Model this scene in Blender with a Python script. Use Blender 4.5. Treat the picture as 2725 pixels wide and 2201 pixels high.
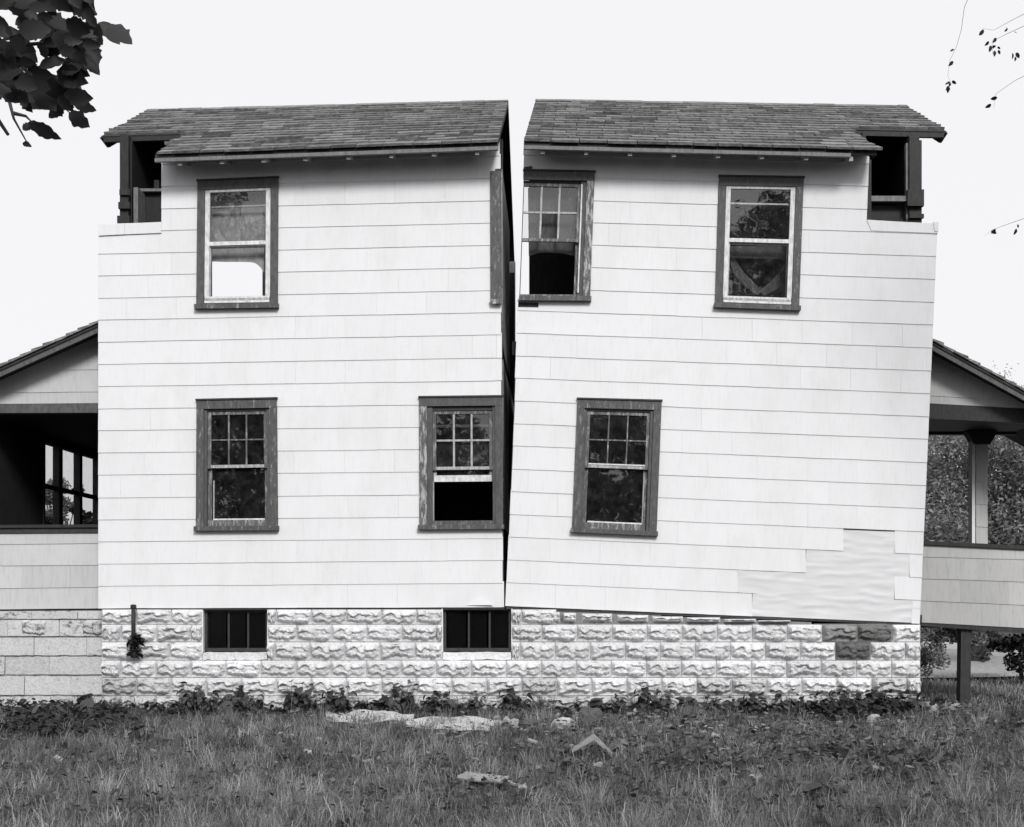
import bpy, math, random
import numpy as np
from mathutils import Vector, Matrix, noise

random.seed(7); RNG = np.random.default_rng(11)
for o in list(bpy.data.objects): bpy.data.objects.remove(o)
scene = bpy.context.scene
COL = scene.collection
R = math.radians

# ------------------------------------------------------------------ camera, sky, sun, exposure
# survey constants: view camera 14 m from the front wall, level back with rise (lens shift)
F, D, CX, HZ, CZ = 3192.0, 14.0, 1476.0, 1600.0, 1.30     # survey of the photograph (its pixels: 2725 x 2201)
cam = bpy.data.cameras.new('camera'); camo = bpy.data.objects.new('camera', cam); COL.objects.link(camo)
camo.location = (0, -D, CZ); camo.rotation_euler = (R(90), 0, 0)
cam.sensor_width = 36; cam.lens = F / 2725 * 36
cam.shift_x = (1362.5 - CX) / 2725; cam.shift_y = (HZ - 1100.5) / 2725
cam.clip_start = 0.1; cam.clip_end = 3000
scene.camera = camo

SUN_EL, SUN_AZ = 35, -16         # degrees; azimuth to the left (minus: right) of the viewing direction, behind the camera
wd = bpy.data.worlds.new('World'); scene.world = wd; wd.use_nodes = True
nt = wd.node_tree; nt.nodes.clear()
out = nt.nodes.new('ShaderNodeOutputWorld'); bg = nt.nodes.new('ShaderNodeBackground')
sky = nt.nodes.new('ShaderNodeTexSky'); sky.sky_type = 'NISHITA'; sky.sun_disc = False
sky.sun_elevation = R(SUN_EL); sky.sun_rotation = R(180 + SUN_AZ); sky.dust_density = 6.0; sky.air_density = 1.0
bw = nt.nodes.new('ShaderNodeRGBToBW')
mixw = nt.nodes.new('ShaderNodeMix'); mixw.data_type = 'RGBA'; mixw.inputs[0].default_value = 0.93   # even white overcast over the clear sky
nt.links.new(sky.outputs[0], bw.inputs[0]); nt.links.new(bw.outputs[0], mixw.inputs[6])
mixw.inputs[7].default_value = (5.9, 5.9, 6.08, 1)
nt.links.new(mixw.outputs[2], bg.inputs[0]); bg.inputs[1].default_value = 0.09
nt.links.new(bg.outputs[0], out.inputs[0])

sl = bpy.data.lights.new('sun', 'SUN'); so = bpy.data.objects.new('sun', sl); COL.objects.link(so)
sl.energy = 1.48; sl.angle = R(15); sl.color = (1.0, 0.995, 0.985)
sd = Vector((-math.sin(R(SUN_AZ)) * math.cos(R(SUN_EL)), -math.cos(R(SUN_AZ)) * math.cos(R(SUN_EL)), math.sin(R(SUN_EL))))
so.rotation_euler = sd.to_track_quat('Z', 'Y').to_euler(); so.location = sd * 60
scene.view_settings.view_transform = 'Standard'; scene.view_settings.look = 'None'
scene.view_settings.gamma = 1; scene.view_settings.exposure = 0.85
scene.render.engine = 'CYCLES'; scene.cycles.max_bounces = 8; scene.cycles.transparent_max_bounces = 16

# ------------------------------------------------------------------ materials
MATS = {}
def newmat(name):
    m = bpy.data.materials.new(name); m.use_nodes = True
    n = m.node_tree.nodes; b = n['Principled BSDF']; MATS[name] = m
    b.inputs['Roughness'].default_value = 0.75; b.inputs['Specular IOR Level'].default_value = 0.25
    return m, m.node_tree, b
def L(t, a, b): t.links.new(a, b)
def g3(v): return (v * 1.006, v, v * 0.988, 1) if v < 0.5 else (v * 0.998, v * 0.996, v * 1.008, 1)
def noise_tex(t, scale, detail=4, vec=None, stretch=None, rough=0.55, w=None):
    n = t.nodes.new('ShaderNodeTexNoise'); n.inputs['Scale'].default_value = scale; n.inputs['Detail'].default_value = detail
    n.inputs['Roughness'].default_value = rough
    tc = t.nodes.new('ShaderNodeTexCoord'); src = tc.outputs['Object']
    oi = t.nodes.new('ShaderNodeObjectInfo')
    ad = t.nodes.new('ShaderNodeVectorMath'); ad.operation = 'MULTIPLY_ADD'
    cb = t.nodes.new('ShaderNodeCombineXYZ')
    for k in range(3): L(t, oi.outputs['Random'], cb.inputs[k])
    if w:
        mp = t.nodes.new('ShaderNodeMapping'); mp.inputs['Scale'].default_value = stretch or (1, 1, 1); L(t, src, mp.inputs[0]); src = mp.outputs[0]
        L(t, cb.outputs[0], ad.inputs[0]); ad.inputs[1].default_value = (w, w, w); L(t, src, ad.inputs[2]); L(t, ad.outputs[0], n.inputs['Vector'])
    else:
        mp = t.nodes.new('ShaderNodeMapping'); mp.inputs['Scale'].default_value = stretch or (1, 1, 1); L(t, src, mp.inputs[0]); L(t, mp.outputs[0], n.inputs['Vector'])
    return n.outputs['Fac']
def ramp(t, fac, stops):
    r = t.nodes.new('ShaderNodeValToRGB'); e = r.color_ramp.elements
    while len(e) < len(stops): e.new(0.5)
    for k, (p, c) in enumerate(stops):
        e[k].position = p; e[k].color = g3(c) if not isinstance(c, tuple) else c
    L(t, fac, r.inputs[0]); return r.outputs[0]
def mixc(t, fac, a, b, mode='MIX'):
    m = t.nodes.new('ShaderNodeMix'); m.data_type = 'RGBA'; m.blend_type = mode
    for sock, v in ((m.inputs[0], fac), (m.inputs[6], a), (m.inputs[7], b)):
        if hasattr(v, 'is_linked'): L(t, v, sock)
        else: sock.default_value = v
    return m.outputs[2]
def rnd_mul(t, lo, hi):
    oi = t.nodes.new('ShaderNodeObjectInfo'); mr = t.nodes.new('ShaderNodeMapRange')
    mr.inputs[3].default_value = lo; mr.inputs[4].default_value = hi; L(t, oi.outputs['Random'], mr.inputs[0])
    cb = t.nodes.new('ShaderNodeCombineColor')
    for k in range(3): L(t, mr.outputs[0], cb.inputs[k])
    return cb.outputs[0]
def bump(t, b, fac, strength, dist=0.01):
    n = t.nodes.new('ShaderNodeBump'); n.inputs['Strength'].default_value = strength; n.inputs['Distance'].default_value = dist
    L(t, fac, n.inputs['Height']); L(t, n.outputs[0], b.inputs['Normal'])

def siding_mat(name, base, dirt, lo, hi):
    m, t, b = newmat(name)
    streak = noise_tex(t, 6, 6, stretch=(6, 1, 0.8), w=30)
    grain = noise_tex(t, 40, 3, stretch=(10, 1, 1), w=30)
    c = ramp(t, streak, [(0.28, dirt), (0.5, base), (1.0, base)])
    c = mixc(t, 1.0, c, rnd_mul(t, lo, hi), 'MULTIPLY')
    spk = ramp(t, noise_tex(t, 22, 5, w=11), [(0.70, (1, 1, 1, 1)), (0.80, (0.8, 0.8, 0.8, 1))])
    c = mixc(t, 1.0, c, spk, 'MULTIPLY')
    st = ramp(t, noise_tex(t, 1.1, 8, stretch=(1.6, 1, 0.7), rough=0.68), [(0.34, (0.94, 0.94, 0.935, 1)), (0.52, (1, 1, 1, 1))])
    c = mixc(t, 1.0, c, st, 'MULTIPLY')
    sc = ramp(t, noise_tex(t, 55, 4, stretch=(2.2, 1, 0.35), rough=0.7), [(0.66, (1, 1, 1, 1)), (0.74, (0.82, 0.82, 0.82, 1))])
    c = mixc(t, 1.0, c, sc, 'MULTIPLY')
    L(t, c, b.inputs['Base Color']); bump(t, b, grain, 0.2, 0.003); return m
siding_mat('siding_white', 0.76, 0.72, 0.975, 1.012)
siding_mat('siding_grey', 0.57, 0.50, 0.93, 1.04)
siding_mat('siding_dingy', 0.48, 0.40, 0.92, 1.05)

def paint_mat(name, base, bare, p0, p1, rough=0.6):
    m, t, b = newmat(name)
    n1 = noise_tex(t, 15, 10, stretch=(2.0, 1, 0.45), w=40, rough=0.72)
    c1 = ramp(t, noise_tex(t, 30, 5, stretch=(1, 1, 0.4), w=20), [(0.3, base * 0.72), (0.7, base * 1.25)])
    mask = ramp(t, n1, [(p0, (0, 0, 0, 1)), (p1, (1, 1, 1, 1))])
    barec = ramp(t, noise_tex(t, 60, 4, w=15), [(0.3, bare * 0.6), (0.7, bare)])
    L(t, mixc(t, mask, c1, barec), b.inputs['Base Color']); bump(t, b, n1, 0.5, 0.004)
    b.inputs['Roughness'].default_value = rough; return m
paint_mat('casing_paint', 0.088, 0.36, 0.63, 0.72)
paint_mat('casing_worn', 0.09, 0.42, 0.555, 0.67)
paint_mat('casing_peeled', 0.10, 0.52, 0.47, 0.58)
paint_mat('sash_worn', 0.11, 0.48, 0.50, 0.64)
paint_mat('sash_light', 0.30, 0.62, 0.45, 0.60)
paint_mat('storm_white', 0.66, 0.40, 0.66, 0.75)
paint_mat('dark_trim', 0.045, 0.25, 0.70, 0.76)
paint_mat('fascia_dark', 0.035, 0.12, 0.68, 0.76)
paint_mat('fascia_grey', 0.17, 0.40, 0.62, 0.72)
paint_mat('rafter_paint', 0.42, 0.3, 0.6, 0.7)
paint_mat('bare_wood', 0.026, 0.08, 0.55, 0.75)
paint_mat('raw_wood_pale', 0.16, 0.30, 0.45, 0.7)
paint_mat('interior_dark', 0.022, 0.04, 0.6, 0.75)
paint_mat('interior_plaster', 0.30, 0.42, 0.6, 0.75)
paint_mat('cut_plaster', 0.45, 0.25, 0.5, 0.7)
paint_mat('sheathing', 0.05, 0.12, 0.60, 0.72)
paint_mat('black_iron', 0.03, 0.09, 0.6, 0.7)
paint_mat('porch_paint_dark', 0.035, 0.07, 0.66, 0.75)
paint_mat('porch_beam_grey', 0.10, 0.2, 0.7, 0.75)
paint_mat('shade_cloth', 0.30, 0.48, 0.45, 0.7, 0.9)
paint_mat('shade_dim', 0.075, 0.14, 0.5, 0.75, 0.9)
paint_mat('curtain_dim', 0.09, 0.16, 0.5, 0.7, 0.9)

m, t, b = newmat('building_paper')
w1 = noise_tex(t, 3.2, 5, stretch=(0.7, 1, 5))
L(t, ramp(t, w1, [(0.2, 0.60), (0.7, 0.70)]), b.inputs['Base Color'])

m, t, b = newmat('roof_shingle')
n1 = noise_tex(t, 14, 6, stretch=(1, 3, 3), w=50)
c = ramp(t, n1, [(0.25, 0.07), (0.5, 0.16), (0.75, 0.30)])
c = mixc(t, 1.0, c, rnd_mul(t, 0.72, 1.32), 'MULTIPLY')
L(t, c, b.inputs['Base Color']); b.inputs['Roughness'].default_value = 0.95
bump(t, b, noise_tex(t, 120, 3, w=50), 0.6, 0.004)

m, t, b = newmat('roof_deck')
L(t, ramp(t, noise_tex(t, 8, 4), [(0.3, 0.025), (0.7, 0.05)]), b.inputs['Base Color'])

def block_mat(name, hi, lo, p):
    m, t, b = newmat(name)
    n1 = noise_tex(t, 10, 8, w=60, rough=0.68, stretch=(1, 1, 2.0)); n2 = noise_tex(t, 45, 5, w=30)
    c = ramp(t, n1, [(p - 0.08, lo), (p + 0.03, hi)])  # dark patches: stains, plus crevice shade painted into the foundation blocks
    c2 = ramp(t, n2, [(0.3, (0.72, 0.72, 0.72, 1)), (0.6, (1, 1, 1, 1))])
    c = mixc(t, 1.0, c, c2, 'MULTIPLY'); c = mixc(t, 1.0, c, rnd_mul(t, 0.86, 1.05), 'MULTIPLY')
    L(t, c, b.inputs['Base Color']); bump(t, b, n2, 0.6, 0.006); b.inputs['Roughness'].default_value = 0.9; return m
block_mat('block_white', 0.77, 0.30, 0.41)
block_mat('block_stained', 0.60, 0.18, 0.46)
block_mat('block_grey', 0.34, 0.18, 0.45)
block_mat('block_dark', 0.17, 0.08, 0.45)
block_mat('block_smooth', 0.60, 0.36, 0.40)
block_mat('mortar_white', 0.62, 0.34, 0.42)
block_mat('mortar_grey', 0.26, 0.14, 0.42)
block_mat('plaster_sill', 0.85, 0.6, 0.3)
block_mat('stone_pale', 0.40, 0.16, 0.44)
block_mat('plank_pale', 0.34, 0.16, 0.44)
block_mat('sheet_pale', 0.50, 0.20, 0.44)
block_mat('rubble', 0.11, 0.05, 0.45)

m, t, b = newmat('glass')
t.nodes.remove(b); o = t.nodes['Material Output']
lw_ = t.nodes.new('ShaderNodeLayerWeight'); lw_.inputs[0].default_value = 0.5
pw_ = t.nodes.new('ShaderNodeMath'); pw_.operation = 'POWER'; pw_.inputs[1].default_value = 5.0; L(t, lw_.outputs['Facing'], pw_.inputs[0])
fr = t.nodes.new('ShaderNodeMath'); fr.operation = 'MULTIPLY_ADD'; fr.inputs[1].default_value = 0.92; fr.inputs[2].default_value = 0.055; L(t, pw_.outputs[0], fr.inputs[0])
tr = t.nodes.new('ShaderNodeBsdfTransparent'); tr.inputs[0].default_value = (0.92, 0.92, 0.92, 1)
gl = t.nodes.new('ShaderNodeBsdfGlossy'); gl.inputs['Roughness'].default_value = 0.015; gl.inputs['Color'].default_value = (1, 1, 1, 1)
bn = t.nodes.new('ShaderNodeBump'); bn.inputs['Strength'].default_value = 0.12; bn.inputs['Distance'].default_value = 0.01
L(t, noise_tex(t, 3.5, 2, w=20), bn.inputs['Height']); L(t, bn.outputs[0], gl.inputs['Normal'])
ms = t.nodes.new('ShaderNodeMixShader'); L(t, fr.outputs[0], ms.inputs[0]); L(t, tr.outputs[0], ms.inputs[1]); L(t, gl.outputs[0], ms.inputs[2])
df = t.nodes.new('ShaderNodeBsdfDiffuse'); df.inputs[0].default_value = (0.5, 0.5, 0.5, 1)
dm = t.nodes.new('ShaderNodeMixShader')
dst = ramp(t, noise_tex(t, 9, 7, w=33, rough=0.7), [(0.42, (0.004,) * 3 + (1,)), (0.62, (0.02,) * 3 + (1,)), (0.74, (0.16,) * 3 + (1,))])
L(t, dst, dm.inputs[0]); L(t, ms.outputs[0], dm.inputs[1]); L(t, df.outputs[0], dm.inputs[2]); L(t, dm.outputs[0], o.inputs[0])

m, t, b = newmat('cellar_glass')
b.inputs['Base Color'].default_value = (0.006, 0.006, 0.006, 1); b.inputs['Roughness'].default_value = 0.12; b.inputs['Specular IOR Level'].default_value = 0.4; b.inputs['Alpha'].default_value = 0.55
def leaf_mat(name, lo, hi, trans):
    m, t, b = newmat(name)
    at = t.nodes.new('ShaderNodeAttribute'); at.attribute_name = 'tone'
    c = ramp(t, at.outputs['Fac'], [(0.0, lo), (1.0, hi)])
    L(t, c, b.inputs['Base Color']); b.inputs['Roughness'].default_value = 0.55; b.inputs['Specular IOR Level'].default_value = 0.3
    if trans:
        tl = t.nodes.new('ShaderNodeBsdfTranslucent'); L(t, c, tl.inputs[0])
        mx = t.nodes.new('ShaderNodeMixShader'); mx.inputs[0].default_value = trans
        L(t, b.outputs[0], mx.inputs[1]); L(t, tl.outputs[0], mx.inputs[2]); L(t, mx.outputs[0], t.nodes['Material Output'].inputs[0])
    return m
leaf_mat('leaf_dark', 0.006, 0.030, 0.12)
leaf_mat('leaf_mid', 0.06, 0.30, 0.35)
leaf_mat('leaf_soft', 0.10, 0.40, 0.35)
leaf_mat('leaf_pale', 0.10, 0.42, 0.35)
leaf_mat('weed', 0.018, 0.17, 0.25)
leaf_mat('grass', 0.025, 0.34, 0.25)
leaf_mat('straw', 0.12, 0.56, 0.2)
paint_mat('bark', 0.06, 0.14, 0.5, 0.7, 0.95)
m, t, b = newmat('gravel')
L(t, ramp(t, noise_tex(t, 9, 9, rough=0.75), [(0.3, 0.22), (0.55, 0.38), (0.8, 0.52)]), b.inputs['Base Color']); bump(t, b, noise_tex(t, 60, 5), 0.7, 0.02); b.inputs['Roughness'].default_value = 1
m, t, b = newmat('soil')
L(t, ramp(t, noise_tex(t, 6, 8, rough=0.7), [(0.3, 0.018), (0.55, 0.05), (0.8, 0.11)]), b.inputs['Base Color'])
bump(t, b, noise_tex(t, 25, 6), 0.8, 0.03); b.inputs['Roughness'].default_value = 1

# ------------------------------------------------------------------ helpers
INV = {}
def P(px, py, Y=0.0):
    """surveyed point of the photograph on the upright plane at depth Y"""
    d = D + Y; return Vector(((px - CX) / F * d, Y, CZ + (HZ - py) / F * d))
def top_of(o):
    while o.parent: o = o.parent
    return o
def thing(name, label, cat, loc=(0, 0, 0), roty=0.0, group=None):
    o = bpy.data.objects.new(name, None); COL.objects.link(o); o.empty_display_size = 0.2
    o.location = loc; o.rotation_euler = (0, roty, 0); tag(o, label, cat, group)
    INV[o.name] = (Matrix.Translation(Vector(loc)) @ Matrix.Rotation(roty, 4, 'Y')).inverted(); return o
def tag(o, label=None, cat=None, group=None, kind=None):
    if label: o['label'] = label
    if cat: o['category'] = cat
    if group: o['group'] = group
    if kind: o['kind'] = kind
    return o
def link(name, me, mat, parent=None):
    o = bpy.data.objects.new(name, me); COL.objects.link(o)
    if mat and not me.materials: me.materials.append(MATS[mat])
    if parent: o.parent = parent
    return o
class MB:
    def __init__(s): s.v = []; s.f = []
    def prism(s, poly, y0, y1):
        """poly: list of (X, Z) ; y0 front depth (number or list), y1 back depth"""
        a = sum(poly[i][0] * poly[(i + 1) % len(poly)][1] - poly[(i + 1) % len(poly)][0] * poly[i][1] for i in range(len(poly)))
        y0 = list(y0) if hasattr(y0, '__len__') else [y0] * len(poly); y1 = list(y1) if hasattr(y1, '__len__') else [y1] * len(poly)
        if a < 0: poly = poly[::-1]; y0 = y0[::-1]; y1 = y1[::-1]
        n = len(poly); k = len(s.v)
        s.v += [(p[0], y, p[1]) for p, y in zip(poly, y0)] + [(p[0], y, p[1]) for p, y in zip(poly, y1)]
        s.f.append(list(range(k, k + n))); s.f.append(list(range(k + 2 * n - 1, k + n - 1, -1)))
        for i in range(n):
            j = (i + 1) % n; s.f.append([k + j, k + i, k + n + i, k + n + j])
        return s
    def px(s, poly, y0, y1):
        return s.prism([((x - CX) / F * D, CZ + (HZ - y) / F * D) for x, y in poly], y0, y1)
    def hexa(s, a, b):
        """two quads of world points a (4), b (4)"""
        k = len(s.v); s.v += [tuple(p) for p in a] + [tuple(p) for p in b]
        s.f += [[k, k + 1, k + 2, k + 3], [k + 7, k + 6, k + 5, k + 4]]
        for i in range(4):
            j = (i + 1) % 4; s.f.append([k + j, k + i, k + 4 + i, k + 4 + j])
        return s
    def box(s, x0, x1, y0, y1, z0, z1):
        return s.hexa([(x0, y0, z0), (x1, y0, z0), (x1, y0, z1), (x0, y0, z1)], [(x0, y1, z0), (x1, y1, z0), (x1, y1, z1), (x0, y1, z1)])
    def bar(s, p, q, w, h):
        p = Vector(p); q = Vector(q); d = (q - p).normalized()
        u = d.cross(Vector((0, 0, 1)))
        if u.length < 0.05: u = Vector((1, 0, 0))
        u.normalize(); n = u.cross(d); u *= w / 2; n *= h / 2
        return s.hexa([p - u - n, p + u - n, p + u + n, p - u + n], [q - u - n, q + u - n, q + u + n, q - u + n])
    def tube(s, pts, rad, seg=8):
        k0 = len(s.v); prev = None
        for i, p in enumerate(pts):
            p = Vector(p); d = (Vector(pts[min(i + 1, len(pts) - 1)]) - Vector(pts[max(i - 1, 0)])).normalized()
            u = d.cross(Vector((0.31, 0.9, 0.17))).normalized(); w = d.cross(u)
            r = rad[i] if hasattr(rad, '__len__') else rad
            for j in range(seg):
                a = 2 * math.pi * j / seg; s.v.append(tuple(p + (u * math.cos(a) + w * math.sin(a)) * r))
        for i in range(len(pts) - 1):
            for j in range(seg):
                a = k0 + i * seg + j; b2 = k0 + i * seg + (j + 1) % seg; s.f.append([a, b2, b2 + seg, a + seg])
        s.f.append([k0 + j for j in range(seg)][::-1]); s.f.append([k0 + (len(pts) - 1) * seg + j for j in range(seg)])
        return s
    def build(s, name, mat, parent=None, smooth=False):
        me = bpy.data.meshes.new(name)
        vs = s.v
        if parent:
            M = INV[top_of(parent).name]; vs = [tuple(M @ Vector(v)) for v in vs]
        me.from_pydata(vs, [], s.f); me.update()
        if smooth:
            for p in me.polygons: p.use_smooth = True
        return link(name, me, mat, parent)

def clip(poly, a, b, c):
    outp = []; n = len(poly)
    for i in range(n):
        p, q = poly[i], poly[(i + 1) % n]; fp = a * p[0] + b * p[1] + c; fq = a * q[0] + b * q[1] + c
        if fp >= 0: outp.append(p)
        if (fp > 0 and fq < 0) or (fp < 0 and fq > 0):
            k = fp / (fp - fq); outp.append((p[0] + (q[0] - p[0]) * k, p[1] + (q[1] - p[1]) * k))
    return outp
def area(p): return abs(sum(p[i][0] * p[(i + 1) % len(p)][1] - p[(i + 1) % len(p)][0] * p[i][1] for i in range(len(p)))) / 2 if len(p) > 2 else 0
def edges_of(quad):
    cx = sum(p[0] for p in quad) / len(quad); cy = sum(p[1] for p in quad) / len(quad); r = []
    for i in range(len(quad)):
        p, q = quad[i], quad[(i + 1) % len(quad)]; a = -(q[1] - p[1]); b2 = q[0] - p[0]; c = -(a * p[0] + b2 * p[1])
        if a * cx + b2 * cy + c < 0: a, b2, c = -a, -b2, -c
        r.append((a, b2, c))
    return r
def intersect(poly, quad):
    for e in edges_of(quad):
        poly = clip(poly, *e)
        if len(poly) < 3: return []
    return poly
def subtract(polys, quad):
    res = []
    for poly in polys:
        if area(intersect(poly, quad)) < 0.5: res.append(poly); continue
        rem = poly
        for a, b2, c in edges_of(quad):
            o_ = clip(rem, -a, -b2, -c)
            if area(o_) > 1: res.append(o_)
            rem = clip(rem, a, b2, c)
            if len(rem) < 3: break
    return res

def siding(parent, lines, bounds, holes, mat, joint=133.0, yoff=0.0, name='siding_shingle', extra_cuts=(), seed=1, jag=None):
    """lines: row lines [(xa, ya, xb, yb)...]; bounds: convex outline; holes: convex quads left open"""
    rr = random.Random(seed)
    def ly(l, x): return l[1] + (l[3] - l[1]) * (x - l[0]) / (l[2] - l[0])
    xmin = min(p[0] for p in bounds); xmax = max(p[0] for p in bounds)
    for i in range(len(lines) - 1):
        tp, bt = lines[i], lines[i + 1]
        x = xmin - joint + (joint / 2 if i % 2 else 0) + rr.uniform(-12, 12)
        while x < xmax:
            x1 = x + joint
            cuts = [c for c in extra_cuts if x + 4 < c[0] + (ly(bt, c[0]) - c[1]) * c[2] < x1 - 4]
            segs = [(x, x1)]
            if cuts:
                cc = cuts[0][0] + (ly(bt, x) - cuts[0][1]) * cuts[0][2]; segs = [(x, cc), (cc, x1)]
            for sa, sb in segs:
                j1, j2 = rr.uniform(-0.5, 0.5), rr.uniform(-0.5, 0.5); gap = rr.choice([0.02, 0.04, 0.06, 0.1, 0.22]); pr = rr.uniform(0, 0.0015)
                poly = [(sa + gap, ly(tp, sa) - 5), (sb - gap, ly(tp, sb) - 5), (sb - gap, ly(bt, sb) + j2), (sa + gap, ly(bt, sa) + j1)]
                if rr.random() < 0.05: j1 += rr.uniform(-1.6, 1.2)
                bd = bounds
                if jag == 'right': e_ = rr.uniform(-3.2, 1.0); bd = [bounds[0], (bounds[1][0] + e_, bounds[1][1]), (bounds[2][0] + e_ + rr.uniform(-0.8, 0.8), bounds[2][1]), bounds[3]]
                if jag == 'left': e_ = rr.uniform(-1.0, 3.2); bd = [(bounds[0][0] + e_, bounds[0][1]), bounds[1], bounds[2], (bounds[3][0] + e_ + rr.uniform(-0.8, 0.8), bounds[3][1])]
                poly = intersect(poly, bd)
                if area(poly) < 12: continue
                ps = [poly]
                for h in holes: ps = subtract(ps, h)
                ps = [q for q in ps if area(q) > 8]
                if not ps: continue
                mb = MB()
                for q in ps:
                    ys = []
                    for (qx, qy) in q:
                        tt = (qy - ly(tp, qx)) / (ly(bt, qx) - ly(tp, qx)); ys.append(yoff - 0.003 - (0.0075 + pr) * max(tt, -0.02))
                    mb.px(q, ys, yoff)
                mb.build(name, mat, parent)
            x = x1

# ------------------------------------------------------------------ ground
def gz(x, y):
    """ground height: near level at the house, falling a little towards the camera, uneven"""
    z = 0.018 * min(y, 0) + 0.05 * noise.noise(Vector((x * 0.45, y * 0.45, 3.1))) + 0.03 * noise.noise(Vector((x * 1.4, y * 1.4, 7.7)))
    z += 0.05 * math.exp(-((y + 1.0) / 0.8) ** 2) * noise.noise(Vector((x * 0.9, 5.0, 1.0)))
    if x > 4.2: z += 0.03 * min(x - 4.2, 3)
    return z
def ground_at(px, py):
    """where the line of sight through a photo point meets the ground"""
    lo, hi = 4.0, 60.0
    f = lambda d: CZ + (HZ - py) / F * d - gz((px - CX) / F * d, d - D)
    for _ in range(50):
        md = (lo + hi) / 2
        if f(md) > 0: lo = md
        else: hi = md
    d = lo; x = (px - CX) / F * d; return Vector((x, d - D, gz(x, d - D)))
xs = np.concatenate([[-900, -300, -90, -40, -22], np.linspace(-14, 14, 113), [22, 40, 90, 300, 900]])
ys = np.concatenate([[-300, -90, -40, -25], np.linspace(-14.5, 1.5, 65), np.linspace(2, 24, 34), [40, 90, 250, 900, 2500]])
gv = [(x, y, gz(x, y) if abs(x) < 16 and -16 < y < 26 else gz(max(-16, min(16, x)), max(-16, min(26, y))) ) for y in ys for x in xs]
nx = len(xs)
gf = [[j * nx + i, j * nx + i + 1, (j + 1) * nx + i + 1, (j + 1) * nx + i] for j in range(len(ys) - 1) for i in range(nx - 1)]
me = bpy.data.meshes.new('ground'); me.from_pydata(gv, [], gf)
for p in me.polygons: p.use_smooth = True
tag(link('ground', me, 'soil'), kind='structure')
# pale gravel yard behind the right porch
gx_ = np.linspace(4.6, 13.5, 60); gy_ = np.linspace(4.6, 22, 90)
me = bpy.data.meshes.new('gravel_yard')
me.from_pydata([(x + (0.3 * noise.noise(Vector((y * 0.9, 1, 3))) if i in (0, 59) else 0), y, gz(x, y) + 0.05) for y in gy_ for i, x in enumerate(gx_)], [], [[j * 60 + i, j * 60 + i + 1, (j + 1) * 60 + i + 1, (j + 1) * 60 + i] for j in range(89) for i in range(59)])
tag(link('gravel_yard', me, 'gravel'), kind='structure')

# ------------------------------------------------------------------ the two house halves
def lerp(a, b, k): return a + (b - a) * k
lines_l = [(430, 403, 1331, 369)]
LL = [442, 501, 560.5, 618, 676.8, 734.6, 794, 852, 910.7, 970, 1029, 1088.6, 1145.7, 1205.5, 1264, 1325, 1383.5, 1441.6, 1501, 1560, 1619]
LR = [415, 474.4, 533.4, 593, 652, 712, 773, 832, 891, 952.5, 1013, 1075, 1134.6, 1193.6, 1254, 1315, 1374.6, 1433, 1491, 1552, 1616]
lines_l += [(262, a, 1335, b_) for a, b_ in zip(LL, LR)]
bounds_l = [(262, 360), (1331, 360), (1341, 1630), (262, 1630)]
notch_l = [(200, 340), (430, 340), (430, 592), (200, 599)]
RL = [413, 468, 529, 586.5, 646, 705, 766, 826, 886.4, 947, 1006, 1066.8, 1127.5, 1186, 1248, 1308, 1368.5, 1428.6, 1490, 1550, 1613]
RR = [442, 502, 563, 623, 683, 744, 805, 865, 926, 987, 1047.5, 1109, 1169, 1231, 1292, 1353, 1415, 1475, 1537, 1597.5, 1658]
lines_r = [(1394, 367, 2313, 390)] + [(1394 - (a - 390) * 0.0402, a, 2491 - (b_ - 683) * 0.0445, b_) for a, b_ in zip(RL, RR)]
bounds_r = [(1395.2, 360), (2505.4, 360), (2446, 1690), (1342.5, 1690)]
notch_r = [(2316, 340), (2560, 340), (2560, 599), (2306, 586)]

TILT = R(2.4)
piv = P(1345, 1615)
half_l = thing('house_half', 'upright left half of the cut white two-storey house, beside the closed porch', 'house', P(800, 1619))
half_r = thing('house_half', 'right half of the cut white house, tilted outward with siding missing at its lower corner', 'house', piv, TILT)
HALF = {'l': half_l, 'r': half_r}

# window quads: TL TR BR BL of the outer casing
WQ = {
 'w1': [(527.5, 481), (742, 472), (740.5, 822), (524, 825)],
 'w2': [(1394, 453), (1583, 457), (1570, 804), (1381, 803)],
 'w3': [(1913, 468.5), (2138, 472), (2125, 829.5), (1902, 821)],
 'w4': [(525, 1063), (738, 1058.5), (741, 1412), (523, 1413.5)],
 'w5': [(1116, 1055.5), (1337.5, 1053), (1339, 1408.5), (1117, 1410)],
 'w6': [(1537, 1059.5), (1760.5, 1065), (1746.5, 1427), (1522, 1417)],
}
def bil(q, s, t_):
    a = (lerp(q[0][0], q[1][0], s), lerp(q[0][1], q[1][1], s)); b2 = (lerp(q[3][0], q[2][0], s), lerp(q[3][1], q[2][1], s))
    return (lerp(a[0], b2[0], t_), lerp(a[1], b2[1], t_))
class Win:
    def __init__(s, q): s.q = q; s.W = math.dist(q[0], q[1]); s.H = math.dist(q[0], q[3])
    def quad(s, x0, x1, y0, y1):
        f = lambda x, y: bil(s.q, x / s.W, y / s.H); return [f(x0, y0), f(x1, y0), f(x1, y1), f(x0, y1)]
wins = {k: Win(q) for k, q in WQ.items()}
def inner(k, l=16, r=16, tp=16, bt=10):
    w = wins[k]; return w.quad(l, w.W - r, tp, w.H - bt)
strip_l = [(1305, 458), (1334, 457), (1336, 808), (1306, 809)]
hole_l = [inner('w1'), inner('w4'), inner('w5', 16, 18), [(1320, 470), (1345, 470), (1345, 800), (1321, 800)]]
hole_r = [inner('w3'), inner('w6'), [(1380, 470), (1566, 473), (1556, 795), (1370, 795)]]

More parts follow.
